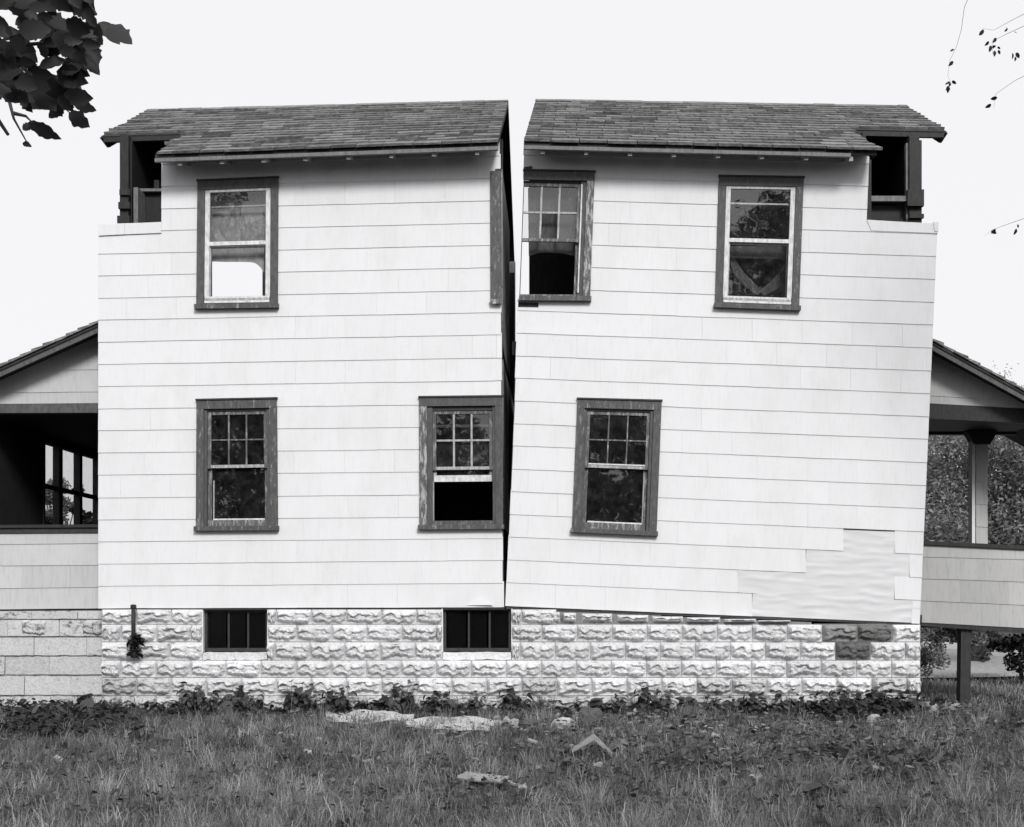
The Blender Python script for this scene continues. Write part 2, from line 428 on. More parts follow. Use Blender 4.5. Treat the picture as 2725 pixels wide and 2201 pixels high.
# walls (front), as solid sheathing behind the siding
def front_wall(root, bounds, cutlist, top, bottom):
    ps = [intersect([(bounds[0][0] - 50, top[0]), (bounds[1][0] + 50, top[1]), (bounds[1][0] + 60, bottom[1]), (bounds[0][0] - 60, bottom[0])], bounds)]
    for c in cutlist: ps = subtract(ps, c)
    mb = MB()
    for q in ps: mb.px(q, 0.001, 0.12)
    return mb.build('front_wall', 'sheathing', root)
wall_l = front_wall(half_l, bounds_l, [notch_l] + hole_l, (410, 368), (1617, 1614))
wall_r = front_wall(half_r, [(1396.5, 360), (2505.4, 360), (2446, 1690), (1344, 1690)], [notch_r] + hole_r, (365, 396), (1610, 1658))
siding(wall_l, lines_l, bounds_l, [notch_l] + hole_l, 'siding_white', extra_cuts=[(1318, 820, 0.02)], seed=3, jag='right')
# lower right corner: shingles gone, building paper bare
def rowquad(i, xa, xb, dy=0.0):
    f = lambda l, x: l[1] + (l[3] - l[1]) * (x - l[0]) / (l[2] - l[0])
    return [(xa, f(lines_r[i], xa)), (xb, f(lines_r[i], xb)), (xb, f(lines_r[i + 1], xb) + dy), (xa, f(lines_r[i + 1], xa) + dy)]
gone = [rowquad(17, 2244, 2381), rowquad(18, 2144, 2420), rowquad(19, 1963, 2380), rowquad(20, 2001, 2470, 12)]
missing = [(1370, 804), (1433, 805.5), (1433, 819), (1370, 818)]
siding(wall_r, lines_r, bounds_r, [notch_r, missing] + hole_r + gone, 'siding_white', seed=5, jag='left')
# thin corner strips left standing at the cut wall's lower right edge, and the wrinkled paper
mb = MB(); nxp, nyp = 120, 64
pq = [(1955, 1400), (2458, 1418), (2447, 1658), (1946, 1637)]
for j in range(nyp + 1):
    for i in range(nxp + 1):
        x, y = bil(pq, i / nxp, j / nyp); p = P(x, y)
        wv = noise.noise(Vector((p.x * 3.4 + 0.7 * noise.noise(Vector((p.x * 3, 0, p.z * 3))), 0, p.z * 17 + 1.2 * noise.noise(Vector((p.x * 2.5, 2, 1)))))) + 0.5 * noise.noise(Vector((p.x * 5, 4, p.z * 26)))
        mb.v.append((p.x, -0.002 - 0.007 * max(0, wv + 0.15), p.z))
def inside(pt, quad): return all(a * pt[0] + b_ * pt[1] + c >= 0 for a, b_, c in edges_of(quad))
for j in range(nyp):
    for i in range(nxp):
        if not any(inside(bil(pq, (i + 0.5) / nxp, (j + 0.5) / nyp), g_) for g_ in gone): continue
        a = j * (nxp + 1) + i; mb.f.append([a + nxp + 1, a + nxp + 2, a + 1, a])
pap = mb.build('building_paper', 'building_paper', wall_r, True)
tag(pap, 'wrinkled white building paper laid bare at the lower corner')
MB().px([(1240, 1611), (1282, 1586), (1314, 1610)], [-0.016, -0.018, -0.045], [-0.012, -0.014, -0.038]).build('siding_shingle', 'siding_white', wall_l)
MB().px([(2428, 1600), (2449.5, 1601), (2447, 1660), (2425, 1659)], -0.009, -0.001).build('siding_shingle', 'siding_white', wall_r)
# white lath patch along the cut shoulders
MB().px([(263, 599), (333, 597), (333, 625), (264, 628.5)], -0.022, -0.012).build('shoulder_board', 'siding_white', wall_l)
MB().px([(333.5, 596.5), (430, 592), (430, 621), (333.5, 625)], -0.02, -0.012).build('shoulder_board', 'siding_white', wall_l)
MB().px([(2306, 586), (2496, 597), (2494.6, 622), (2318, 615)], -0.0165, -0.012).build('shoulder_board', 'siding_white', wall_r)
MB().px([(2482, 592), (2497, 593), (2495, 618), (2486, 617)], -0.024, -0.016).build('shoulder_board', 'siding_white', wall_r)

# sills under the halves
MB().px([(264, 1613), (1341, 1610), (1342, 1622), (264, 1624)], 0.004, 0.14).build('sill_beam', 'dark_trim', half_l)
MB().px([(1346, 1607), (2445, 1650), (2445, 1664), (1346, 1621)], 0.004, 0.14).build('sill_beam', 'dark_trim', half_r)

# ---- other walls, floors (world metres; the right half is set down tilted)
Zs = lambda py: CZ + (HZ - py) / F * D
XL = P(262, 0).x; XCL = -0.62
def yz_poly(x0, x1, poly, name, mat, root):
    a = [(x0, y, z) for y, z in poly]; b2 = [(x1, y, z) for y, z in poly]; n = len(poly); mb = MB(); mb.v = a + b2
    mb.f = [list(range(n)), list(range(2 * n - 1, n - 1, -1))] + [[(i + 1) % n, i, n + i, n + (i + 1) % n] for i in range(n)]
    return mb.build(name, mat, root)
z0, zs = CZ - 0.1, CZ + 4.40
eL = lambda x: CZ + 5.09 + 0.036 * (x + 4.54); rL = lambda x: CZ + 6.756 + 0.0259 * (x + 5.61)
eR = lambda x: CZ + 5.239 - 0.0244 * (x + 0.35); rR = lambda x: CZ + 6.895 - 0.0165 * (x + 0.264)
RIDGE_Y, EAVE_Y = 2.5, -0.38
def roof_z(side, x, y):
    e, r_ = (eL(x), rL(x)) if side == 'l' else (eR(x), rR(x))
    k = (y - EAVE_Y) / (RIDGE_Y - EAVE_Y); k = k if k <= 1 else 2 - k
    return lerp(e, r_, k)
def end_wall(side, root, xa, xb, yc, yb):
    z = lambda y: roof_z(side, xa, y) - 0.07
    k = 0.0441 if side == 'r' else 0.0
    mb = MB(); o_ = k * (z0 - zs)
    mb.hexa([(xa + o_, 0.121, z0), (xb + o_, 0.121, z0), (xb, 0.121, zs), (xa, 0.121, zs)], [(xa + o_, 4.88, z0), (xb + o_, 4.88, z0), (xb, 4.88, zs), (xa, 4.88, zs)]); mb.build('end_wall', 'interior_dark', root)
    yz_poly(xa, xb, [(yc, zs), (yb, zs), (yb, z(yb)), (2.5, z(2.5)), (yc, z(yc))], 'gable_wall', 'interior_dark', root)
end_wall('l', half_l, XL, XL + 0.12, 0.77, 4.23)
end_wall('r', half_r, 4.35, 4.47, 0.70, 4.88)
def xz(root, poly, y0, y1, name, mat): return MB().prism(poly, y0, y1).build(name, mat, root)
zb = lambda s, x: roof_z(s, x, 5.0) - 0.1
xz(half_l, [(XL, z0), (-4.6, z0), (-4.6, zs), (XL, zs)], 4.88, 5.0, 'back_wall', 'interior_plaster')
xz(half_l, [(-4.6, z0), (XCL, z0), (XCL, zb('l', XCL)), (-4.6, zb('l', -4.6))], 4.88, 5.0, 'back_wall', 'interior_plaster')
xz(half_r, [(-0.55, z0), (4.40, z0 - 0.1), (4.46, zb('r', 4.4)), (-0.34, zb('r', -0.34))], 4.88, 5.0, 'back_wall', 'interior_plaster')
for root, xa, xb, dz in ((half_l, XL + 0.12, XCL - 0.02, 0), (half_r, -0.5, 4.33, -0.1)):
    s = 1 if root is half_r else 0
    za = CZ + 2.9
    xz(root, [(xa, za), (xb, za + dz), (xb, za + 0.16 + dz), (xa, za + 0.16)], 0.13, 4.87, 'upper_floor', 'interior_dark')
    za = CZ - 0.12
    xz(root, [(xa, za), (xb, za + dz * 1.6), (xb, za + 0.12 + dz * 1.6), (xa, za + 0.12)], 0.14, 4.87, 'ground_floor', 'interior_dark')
# partitions keep the rooms dark, as inside any house
MB().box(-2.9, -2.8, 0.13, 4.87, CZ, CZ + 2.9).build('partition', 'interior_plaster', half_l)
yz_poly(-3.1, -3.0, [(0.3, CZ + 3.06), (4.87, CZ + 3.06), (4.87, CZ + 5.1), (2.5, CZ + 6.6), (0.3, CZ + 5.3)], 'partition', 'interior_plaster', half_l) #.build('partition', 'interior_plaster', half_l)
MB().box(2.4, 2.5, 0.13, 4.87, CZ, CZ + 2.8).build('partition', 'interior_plaster', half_r)
yz_poly(1.9, 2.0, [(0.3, CZ + 3.0), (4.87, CZ + 3.0), (4.87, CZ + 5.0), (2.5, CZ + 6.5), (0.3, CZ + 5.2)], 'partition', 'interior_plaster', half_r) #.build('partition', 'interior_plaster', half_r)
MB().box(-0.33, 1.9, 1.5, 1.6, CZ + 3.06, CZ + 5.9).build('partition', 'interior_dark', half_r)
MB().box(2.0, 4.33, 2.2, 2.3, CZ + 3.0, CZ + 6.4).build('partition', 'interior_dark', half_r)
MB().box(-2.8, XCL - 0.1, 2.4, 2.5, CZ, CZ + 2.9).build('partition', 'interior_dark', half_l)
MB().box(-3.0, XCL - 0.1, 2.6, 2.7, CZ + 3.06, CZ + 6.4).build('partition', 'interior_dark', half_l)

# ---- roofs
def roof(side, root, xc_e, xc_r, xn, xrake, y_notch):
    sg = -1 if side == 'l' else 1          # direction from the cut to the gable
    def rp(x, y, off=0.0):
        z = roof_z(side, x, y); n = Vector((0, -0.515 if y <= RIDGE_Y else 0.515, 0.857)); return Vector((x, y, z)) + n * off
    xc = lambda y: lerp(xc_e, xc_r, (y - EAVE_Y) / (RIDGE_Y - EAVE_Y))
    mb = MB()
    def slab(x0, x1, x2, x3, ya, yb, o0=-0.055, o1=-0.012):
        mb.hexa([rp(x0, ya, o0), rp(x1, ya, o0), rp(x2, yb, o0), rp(x3, yb, o0)], [rp(x0, ya, o1), rp(x1, ya, o1), rp(x2, yb, o1), rp(x3, yb, o1)])
    slab(xn, xc(EAVE_Y), xc(y_notch), xn, EAVE_Y + 0.03, y_notch)
    slab(xrake, xc(y_notch), xc(RIDGE_Y), xrake, y_notch, RIDGE_Y)
    yb = 5.0 - y_notch
    slab(xrake, xc(RIDGE_Y), xc(2.5) , xrake, RIDGE_Y + 0.001, yb)
    xnb = xn if side == 'l' else xrake
    slab(xnb, xc(2.5), xc(2.5), xnb, yb, 5.38)
    deck = mb.build('roof', 'roof_deck', root)
    rr = random.Random(21 if side == 'l' else 22); NR = 18
    for i in range(NR):
        ya = lerp(EAVE_Y, RIDGE_Y, i / NR); yb_ = lerp(EAVE_Y, RIDGE_Y, (i + 1.12) / NR)
        if i == 0: ya -= 0.03
        far = xn if ya < y_notch - 0.05 else xrake
        far += sg * (rr.uniform(-0.05, 0.06) if ya < y_notch else rr.uniform(-0.004, 0.012))
        x = xc(ya); wv = 0.0
        first = True
        while (x - far) * sg < -0.02:
            w = rr.uniform(0.27, 0.35) if not first else (0.16 if i % 2 else 0.31); first = False
            x2 = x + sg * w
            if (x2 - far) * sg > -0.04: x2 = far
            lift = rr.uniform(0.012, 0.020) + (0.014 if rr.random() < 0.08 else 0); dy = rr.uniform(-0.014, 0.014) if i else rr.uniform(-0.004, 0.02)
            if rr.random() < 0.012 and i > 1: x = x2; continue
            sk = xc(ya) - xc(yb_) if x == xc(ya) else 0
            a0, a1 = (x, x2) if sg > 0 else (x2, x)
            ga, gb = a0 + 0.005, a1 - 0.005
            ta, tb = (ga - sk, gb) if sg > 0 else (ga, gb - sk)
            yb2 = min(yb_, RIDGE_Y)
            l2 = lift + rr.uniform(-0.004, 0.006)
            MB().hexa([rp(ga, ya + dy, -0.011), rp(gb, ya + dy, -0.011), rp(tb, yb2, -0.011), rp(ta, yb2, -0.011)],
                      [rp(ga, ya + dy, lift), rp(gb, ya + dy, l2), rp(tb, yb2, -0.003), rp(ta, yb2, -0.003)]).build('roof_shingle', 'roof_shingle', deck)
            x = x2
    # ridge cap pieces
    x = xc_r
    while (x - xrake) * sg < -0.05:
        x2 = x + sg * rr.uniform(0.26, 0.33)
        if (x2 - xrake) * sg > 0: x2 = xrake
        a, b_ = sorted((x, x2)); h = rr.uniform(0.004, 0.012)
        m_ = MB(); y_, q = RIDGE_Y, 0.10
        m_.hexa([rp(a, y_ - q, h), rp(b_, y_ - q, h), rp(b_, y_, h + 0.006), rp(a, y_, h + 0.006)], [rp(a, y_ - q, -0.01), rp(b_, y_ - q, -0.01), rp(b_, y_, -0.01), rp(a, y_, -0.01)])
        m_.build('ridge_shingle', 'roof_shingle', deck); x = x2
    # fascia: dark board set back, light moulding below
    a, b_ = sorted((xn, xc_e - sg * -0.0)); fe = lambda x: roof_z(side, x, EAVE_Y)
    for nm, m_, y0, y1, h0, h1, sh in (('fascia', 'fascia_dark', -0.355, -0.33, -0.012, -0.065, 0), ('eave_moulding', 'fascia_grey', -0.372, -0.335, -0.058, -0.098, 1)):
        a2, b2 = a, b_
        if side == 'r' and sh: b2 -= 0.30
        MB().prism([(a2, fe(a2) + h0), (b2, fe(b2) + h0), (b2, fe(b2) + h1), (a2, fe(a2) + h1)], y0, y1).build(nm, m_, deck)
    # bargeboard on the overhanging gable
    e = xrake; m_ = MB()
    m_.hexa([rp(e, y_notch - 0.05, -0.02), rp(e - sg * 0.03, y_notch - 0.05, -0.02), rp(e - sg * 0.03, 2.5, -0.02), rp(e, 2.5, -0.02)],
            [rp(e, y_notch + 0.12, -0.17), rp(e - sg * 0.03, y_notch + 0.12, -0.17), rp(e - sg * 0.03, 2.5, -0.17), rp(e, 2.5, -0.17)])
    m_.build('bargeboard', 'bare_wood', deck)
    # trimmed underside of the notch
    a, b_ = sorted((xrake - sg * 0.03, xn)); fz = lambda x: roof_z(side, x, y_notch)
    MB().prism([(a, fz(a) - 0.03), (b_, fz(b_) - 0.03), (b_, fz(b_) - 0.085), (a, fz(a) - 0.085)], y_notch + 0.0, y_notch + 0.045).build('notch_header', 'bare_wood', deck)
    m_ = MB(); q0 = rp(xn, EAVE_Y + 0.05, -0.056); q1 = rp(xn, y_notch, -0.056)
    m_.bar(q0 - Vector((sg * 0.03, 0, 0.03)), q1 - Vector((sg * 0.03, 0, 0.03)), 0.045, 0.06); m_.build('notch_rafter', 'bare_wood', deck)
    return deck, rp
roof_l, rpl = roof('l', half_l, -0.64, -0.636, -4.545, -5.60, 0.80)
roof_r, rpr = roof('r', half_r, -0.35, -0.264, 3.665, 4.84, 0.80)
def tails(root, deck, rp, pxs, side):
    for px in pxs:
        x = (px - CX) / F * (D - 0.35)
        f = rp(x, -0.33, -0.075); e = rp(x, 0.30, -0.10)
        zf = f.z - 0.075
        MB().hexa([(x - 0.022, -0.33, zf - 0.022), (x + 0.022, -0.33, zf - 0.022), (x + 0.022, -0.33, zf + 0.035), (x - 0.022, -0.33, zf + 0.035)],
                  [(x - 0.022, 0.02, zf + 0.10), (x + 0.022, 0.02, zf + 0.10), (x + 0.022, 0.02, zf + 0.19), (x - 0.022, 0.02, zf + 0.19)]).build('rafter_tail', 'rafter_paint', deck)
tails(half_l, roof_l, rpl, [477, 589, 700, 811, 926, 1040, 1154, 1269], 'l')
tails(half_r, roof_r, rpr, [1444, 1560, 1677, 1794, 1912, 2029, 2147, 2266], 'r')

# ---- carpentry laid bare in the cut-away corners
def wood(root, x0, x1, y0, y1, za, zb_, name='stud', mat='bare_wood'): return MB().box(x0, x1, y0, y1, za, zb_).build(name, mat, root)
wood(half_l, XL - 0.005, XL + 0.10, 0.70, 0.80, CZ + 4.42, CZ + 5.72)
for k, (a, h) in enumerate(((4.46, 0.10), (4.62, 0.09), (4.80, 0.08), (4.97, 0.07))):
    wood(half_l, XL - 0.03 + 0.01 * k, XL + 0.13, 0.64 + 0.01 * k, 0.70, CZ + a, CZ + a + h, 'beam_end', 'bare_wood')
wood(half_l, XL + 0.13, -4.55, 1.05, 1.12, CZ + 4.40, CZ + 5.12, 'knee_wall', 'interior_dark')
wood(half_l, XL + 0.13, -4.50, 0.98, 1.14, CZ + 5.12, CZ + 5.155, 'top_plate', 'raw_wood_pale')
wood(half_l, -5.06, -5.00, 1.15, 1.22, CZ + 5.155, CZ + 5.32, 'stud', 'bare_wood'); wood(half_l, -4.80, -4.74, 1.15, 1.22, CZ + 5.155, CZ + 5.32, 'stud', 'bare_wood')
wood(half_l, XL + 0.135, XL + 0.19, 0.78, 1.04, CZ + 4.40, CZ + 5.10, 'plaster_edge', 'raw_wood_pale')
wood(half_l, -4.585, -4.50, 0.125, 0.20, CZ + 3.1, CZ + 5.3, 'stud', 'bare_wood')
XR = 4.455
wood(half_r, XR - 0.13, XR + 0.02, 0.62, 0.70, CZ + 4.42, CZ + 5.62)
wood(half_r, XR - 0.16, XR - 0.13, 0.66, 0.72, CZ + 4.42, CZ + 5.60, 'stud', 'raw_wood_pale')
wood(half_r, XR - 0.17, XR + 0.03, 0.56, 0.62, CZ + 4.80, CZ + 5.00, 'beam_end', 'bare_wood')
for a in (4.52, 4.66): wood(half_r, XR - 0.14, XR + 0.035, 0.58, 0.62, CZ + a, CZ + a + 0.05, 'beam_end', 'bare_wood')
wood(half_r, 3.73, XR - 0.15, 0.60, 0.68, CZ + 4.87, CZ + 4.935, 'rail', 'raw_wood_pale')
wood(half_r, 3.71, XR - 0.10, 0.72, 0.78, CZ + 4.40, CZ + 4.86, 'knee_wall', 'interior_dark')
wood(half_r, 3.735, 3.775, 0.55, 0.66, CZ + 4.94, CZ + 5.7, 'stud', 'bare_wood'); wood(half_r, 3.83, 3.86, 0.62, 0.68, CZ + 4.94, CZ + 5.35, 'stud', 'bare_wood')
wood(half_r, 3.66, 3.73, 0.125, 0.2, CZ + 3.1, CZ + 5.2, 'stud', 'bare_wood')
# sawn edges facing the gap: ends of floors, studs and lath seen on the left half
for k, (ya, yb) in enumerate(((0.13, 0.2), (1.2, 1.28), (2.46, 2.54), (3.7, 3.78), (4.8, 4.87))):
    if k in (1, 3): continue
    wood(half_l, XCL - 0.10, XCL - 0.012, ya, yb, CZ + 3.06, CZ + 5.15, 'stud', 'bare_wood')
    wood(half_l, XCL - 0.10, XCL - 0.012, ya, yb, CZ, CZ + 2.9, 'stud', 'bare_wood')

MB().box(XCL - 0.05, XCL - 0.004, 0.30, 2.6, CZ + 3.07, CZ + 5.15).build('cut_partition', 'cut_plaster', half_l)
MB().box(XCL - 0.06, XCL + 0.006, 0.30, 2.2, CZ + 0.9, CZ + 2.88).build('cut_partition', 'cut_plaster', half_l)
rw = random.Random(12)
for i in range(16):
    y_ = rw.uniform(470, 1580); xe = 1331 + (y_ - 400) * 0.0082; h_ = rw.uniform(2, 6); MB().px([(xe - 8, y_), (xe + rw.uniform(0.5, 3.5), y_ + rw.uniform(-1, 1)), (xe + rw.uniform(0.2, 2), y_ + h_), (xe - 8, y_ + h_)], 0.012, 0.05).build('splinter', rw.choice(['bare_wood', 'raw_wood_pale']), half_l)
    y_ = rw.uniform(840, 1590); xe = 1396 - (y_ - 390) * 0.0402; h_ = rw.uniform(2, 6); MB().px([(xe + 8, y_), (xe - rw.uniform(0.5, 3.0), y_ + rw.uniform(-1, 1)), (xe - rw.uniform(0.2, 2), y_ + h_), (xe + 8, y_ + h_)], 0.012, 0.05).build('splinter', 'bare_wood', half_r)
# ---- windows
def window(root, k, kind, casing='casing_paint', left=True):
    w = wins[k]; W, H = w.W, w.H; q = w.quad
    def B(x0, x1, y0, y1, ya, yb, name, mat, parent): return MB().px(q(x0, x1, y0, y1), ya, yb).build(name, mat, parent)
    mb = MB()
    mb.px(q(0, W, 3, 27), -0.036, 0.001); frame = mb.build('window', casing, root)
    B(-2, W + 2, 0, 4, -0.05, 0.001, 'drip_cap', 'dark_trim', frame)
    cw = 20
    if left: B(0, cw, 27.3, H - 12.3, -0.033, 0.001, 'casing_board', 'casing_peeled' if k == 'w5' else casing, frame)
    B(W - cw, W, 27.3, H - 12.3, -0.033, 0.001, 'casing_board', 'casing_peeled' if k == 'w2' else ('casing_worn' if k == 'w3' else casing), frame)
    B(-3 if left else 0, W + 3, H - 12, H, -0.075, 0.004, 'sill', 'casing_worn', frame)
    l0 = cw if left else 0; r0 = W - cw
    glass = lambda x0, x1, y0, y1, yy: tag(B(x0, x1, y0, y1, yy, yy + 0.003, 'pane', 'glass', frame))
    if kind == 'storm':
        a, b_, tt, bb = l0 + 0.5, r0 - 1, 22, H - 16; n = 12
        B(a, b_, tt, tt + n, -0.02, 0.02, 'storm_frame', 'storm_white', frame); B(a, a + n, tt + n, bb - 18, -0.02, 0.02, 'storm_frame', 'storm_white', frame)
        B(b_ - n, b_, tt + n, bb - 18, -0.02, 0.02, 'storm_frame', 'storm_white', frame)
        mid = 165
        B(a + n, b_ - n, mid, mid + 10, -0.016, 0.02, 'meeting_rail', 'storm_white', frame)
        for j, (d0, d1, mt) in enumerate(((-18, -13, 'storm_white'), (-12.2, -7, 'sash_light'), (-6, 0, 'storm_white'))):
            B(a + 1, b_ - 1, bb + d0, bb + d1, -0.02 - 0.008 * j, 0.02, 'storm_sill', mt, frame)
        B(a + n, b_ - n, mid + 11, mid + 15, 0.022, 0.04, 'meeting_rail', 'sash_light', frame)
        B(a + n, a + n + 3, mid + 15, bb - 18, 0.0, 0.04, 'sash_stile', 'sash_light', frame)
        B(b_ - n - 5, b_ - n, mid + 15, bb - 18, 0.0, 0.04, 'sash_stile', 'bare_wood', frame)
        glass(a + n, b_ - n, tt + n, mid, -0.004)
        if k == 'w3': glass(a + n, b_ - n, mid + 15, bb - 18, 0.03)
        y = 66
        B(a + n, b_ - n, y, y + 4, 0.05, 0.08, 'sash_rail', 'storm_white' if k == 'w3' else 'sash_light', frame)
    else:
        sm = {'w4': 'sash_worn', 'w5': 'sash_worn', 'w6': 'sash_worn', 'w2': 'sash_worn'}[k]
        dark = 'casing_paint'
        if k == 'w5': a, b_, tt, mid, bb = 44, W - 36, 47, 187, H - 24
        elif k == 'w2': a, b_, tt, mid, bb = 2, W - 44, 41, 180, H - 22
        else: a, b_, tt, mid, bb = 36, W - 37, 42, 175, H - 30
        # jamb stops between casing and sash
        if left: B(l0, a - 9, 27.5, H - 12.5, -0.012, 0.08, 'jamb', dark, frame)
        B(b_ + 9, r0, 27.5, H - 12.5, -0.012, 0.08, 'jamb', dark, frame)
        B(l0, r0, 27.5, tt - 9, 0.0, 0.08, 'jamb', 'dark_trim' if k in ('w5', 'w2') else dark, frame)
        # upper sash
        if k != 'w2': B(a - 8.6, a, tt - 8.6, mid + 9, 0.012, 0.045, 'sash_stile', sm, frame)
        else: B(0.4, 2.4, tt - 8.6, bb, 0.012, 0.03, 'sash_stile', 'bare_wood', frame)
        B(b_, b_ + 8.6, tt - 8.6, mid + 9, 0.012, 0.045, 'sash_stile', sm, frame)
        B(a, b_, tt - 8.6, tt, 0.012, 0.045, 'sash_rail', sm, frame); B(a, b_, mid, mid + 8, 0.012, 0.045, 'meeting_rail', 'sash_light' if k != 'w2' else sm, frame)
        wm = 5 if k in ('w2', 'w5') else 3.6; mm = 'sash_light' if k in ('w2', 'w5') else 'sash_worn'
        xs_ = [lerp(a, b_, i / 3) for i in range(4)]; ymid = (tt + mid) / 2
        for x in xs_[1:3]: B(x - wm / 2, x + wm / 2, tt, mid, 0.016, 0.04, 'muntin', mm, frame)
        for i in range(3): B(xs_[i] + (wm / 2 if i else 0), xs_[i + 1] - (wm / 2 if i < 2 else 0), ymid - wm / 2, ymid + wm / 2, 0.017, 0.04, 'muntin', mm, frame)
        for i in range(3):
            for j in range(2):
                if k == 'w2' and (i, j) == (1, 1): continue
                glass(xs_[i] + 1, xs_[i + 1] - 1, (tt, ymid)[j] + 1, (ymid, mid)[j] - 1, 0.028)
        # lower sash
        if k == 'w5':
            lb = 226
            B(a - 8, a, mid + 9.5, lb, 0.05, 0.085, 'sash_stile', 'sash_light', frame); B(b_, b_ + 8, mid + 9.5, lb, 0.05, 0.085, 'sash_stile', 'sash_light', frame)
            B(a - 7, b_ + 7, lb - 17, lb, 0.047, 0.083, 'sash_rail', 'storm_white', frame)
            glass(a, b_, mid - 60, lb - 17, 0.065)
            B(a, b_, 62 + 12, 62 + 19, 0.05, 0.08, 'sash_rail', 'shade_dim', frame)
            B(l0, r0, bb + 0.5, H - 12.5, -0.01, 0.09, 'sill_board', 'casing_worn', frame)
            B(a - 9, a - 6, lb, bb, 0.01, 0.04, 'parting_bead', 'sash_light', frame)
        else:
            if left: B(a - 8.6, a, mid + 9.5, bb, 0.05, 0.085, 'sash_stile', sm, frame)
            B(b_, b_ + 8.6, mid + 9.5, bb, 0.05, 0.085, 'sash_stile', sm, frame)
            if k in ('w4', 'w6'):
                B(a + 4, b_ - 1, bb - 3.5, bb, 0.048, 0.06, 'glazing_bead', 'storm_white', frame)
                if k == 'w4': B(a + 4, a + 7, mid + 40, bb - 3.6, 0.05, 0.06, 'glazing_bead', 'sash_light', frame)
                if k == 'w6': B(b_ - 2.5, b_, mid + 10, bb - 3.6, 0.05, 0.06, 'glazing_bead', 'sash_light', frame); B(a, b_, mid - 3.5, mid - 0.2, 0.006, 0.02, 'glazing_bead', 'storm_white', frame)
            B(l0 if k == 'w2' else a - 8.6, b_ + 8.6, bb + 0.3, H - 12.4, 0.03, 0.085, 'sash_rail', sm, frame)
            if k == 'w2':
                B(b_ + 9.2, b_ + 13, 36, bb - 2, -0.022, -0.0125, 'parting_bead', 'storm_white', frame)
            else: glass(a, b_, mid + 9.5, bb, 0.066)
    return frame
window(half_l, 'w1', 'storm'); window(half_l, 'w4', 'sash', 'casing_worn'); window(half_l, 'w5', 'sash', 'casing_paint')
window(half_r, 'w2', 'sash', 'casing_paint', left=False); window(half_r, 'w3', 'storm'); window(half_r, 'w6', 'sash', 'casing_worn')
# strip of the sawn-through window left on the left half
cs = MB().px(strip_l, -0.034, 0.001).build('window', 'casing_worn', half_l); tag(cs, 'narrow peeling casing strip of the sawn window')
MB().px([(1304, 800), (1336, 799), (1335, 812), (1308, 812)], -0.07, -0.0345).build('sill', 'casing_peeled', cs)
MB().px([(1318, 452), (1335, 451), (1335, 458), (1318, 458)], -0.03, 0.001).build('drip_cap', 'dark_trim', cs)
MB().px([(1395, 447), (1416, 444), (1416, 453), (1395, 453)], -0.03, 0.001).build('drip_cap', 'dark_trim', half_r)

# shades and curtains hanging inside
def hang(name, label, pts, y, mat, amp=0.012):
    """cloth outline in photo survey points at depth y, with a little thickness and waves"""
    w = [P(a, b_, y) for a, b_ in pts]
    mb = MB(); n = len(w)
    mb.v = [(p.x, y + amp * math.sin(p.x * 23 + p.z * 5), p.z) for p in w] + [(p.x, y + 0.004 + amp * math.sin(p.x * 23 + p.z * 5), p.z) for p in w]
    mb.f = [list(range(n))[::-1], list(range(n, 2 * n))] + [[i, (i + 1) % n, n + (i + 1) % n, n + i] for i in range(n)]
    o = mb.build(name, mat); tag(o, label, 'blind' if 'blind' in name else 'curtain'); return o
hang('window_blind', 'pale torn blind in the upper left window, bright sky showing below it',
     [(545, 495), (722, 495), (722, 730), (700, 724), (694, 713), (686, 705), (678, 700), (668, 697.5), (640, 697), (600, 697), (545, 695)], 0.16, 'shade_cloth', 0.004)
arc = [(1407 + 141 * i / 12, 672 + (9 if i < 4 else 14) * ((i - 4) / (4 if i < 4 else 8)) ** 2) for i in range(13)]
hang('window_blind', 'dim blind with an arched lower edge in the sawn-open upper window', [(1405, 500), (1552, 500)] + arc[::-1], 0.17, 'shade_dim', 0.004)
hang('window_blind', 'dark rolled blind across the top of the lower pane in the upper right window', [(1930, 655), (2105, 655), (2105, 690), (1930, 686)], 0.17, 'curtain_dim', 0.003)
def swag(a, c, b_, w0): # curved strip of cloth from a via c to b_
    up = []; dn = []
    for i in range(9):
        k = i / 8; x = (1 - k) ** 2 * a[0] + 2 * k * (1 - k) * c[0] + k * k * b_[0]; y = (1 - k) ** 2 * a[1] + 2 * k * (1 - k) * c[1] + k * k * b_[1]
        ww = w0 * (0.5 + 0.9 * math.sin(math.pi * (0.15 + 0.7 * k))); up.append((x + ww * 0.5, y - ww * 0.6)); dn.append((x - ww * 0.5, y + ww * 0.6))
    return up + dn[::-1]
hang('curtain', 'left one of two dim swagged curtains in the upper right window', swag((1948, 688), (1960, 735), (2022, 780), 12), 0.22, 'curtain_dim', 0.01)
hang('curtain', 'right one of two dim swagged curtains in the upper right window', [(2 * 2030 - x, y) for x, y in swag((1958, 690), (1962, 740), (2034, 780), 13)], 0.23, 'curtain_dim', 0.01)

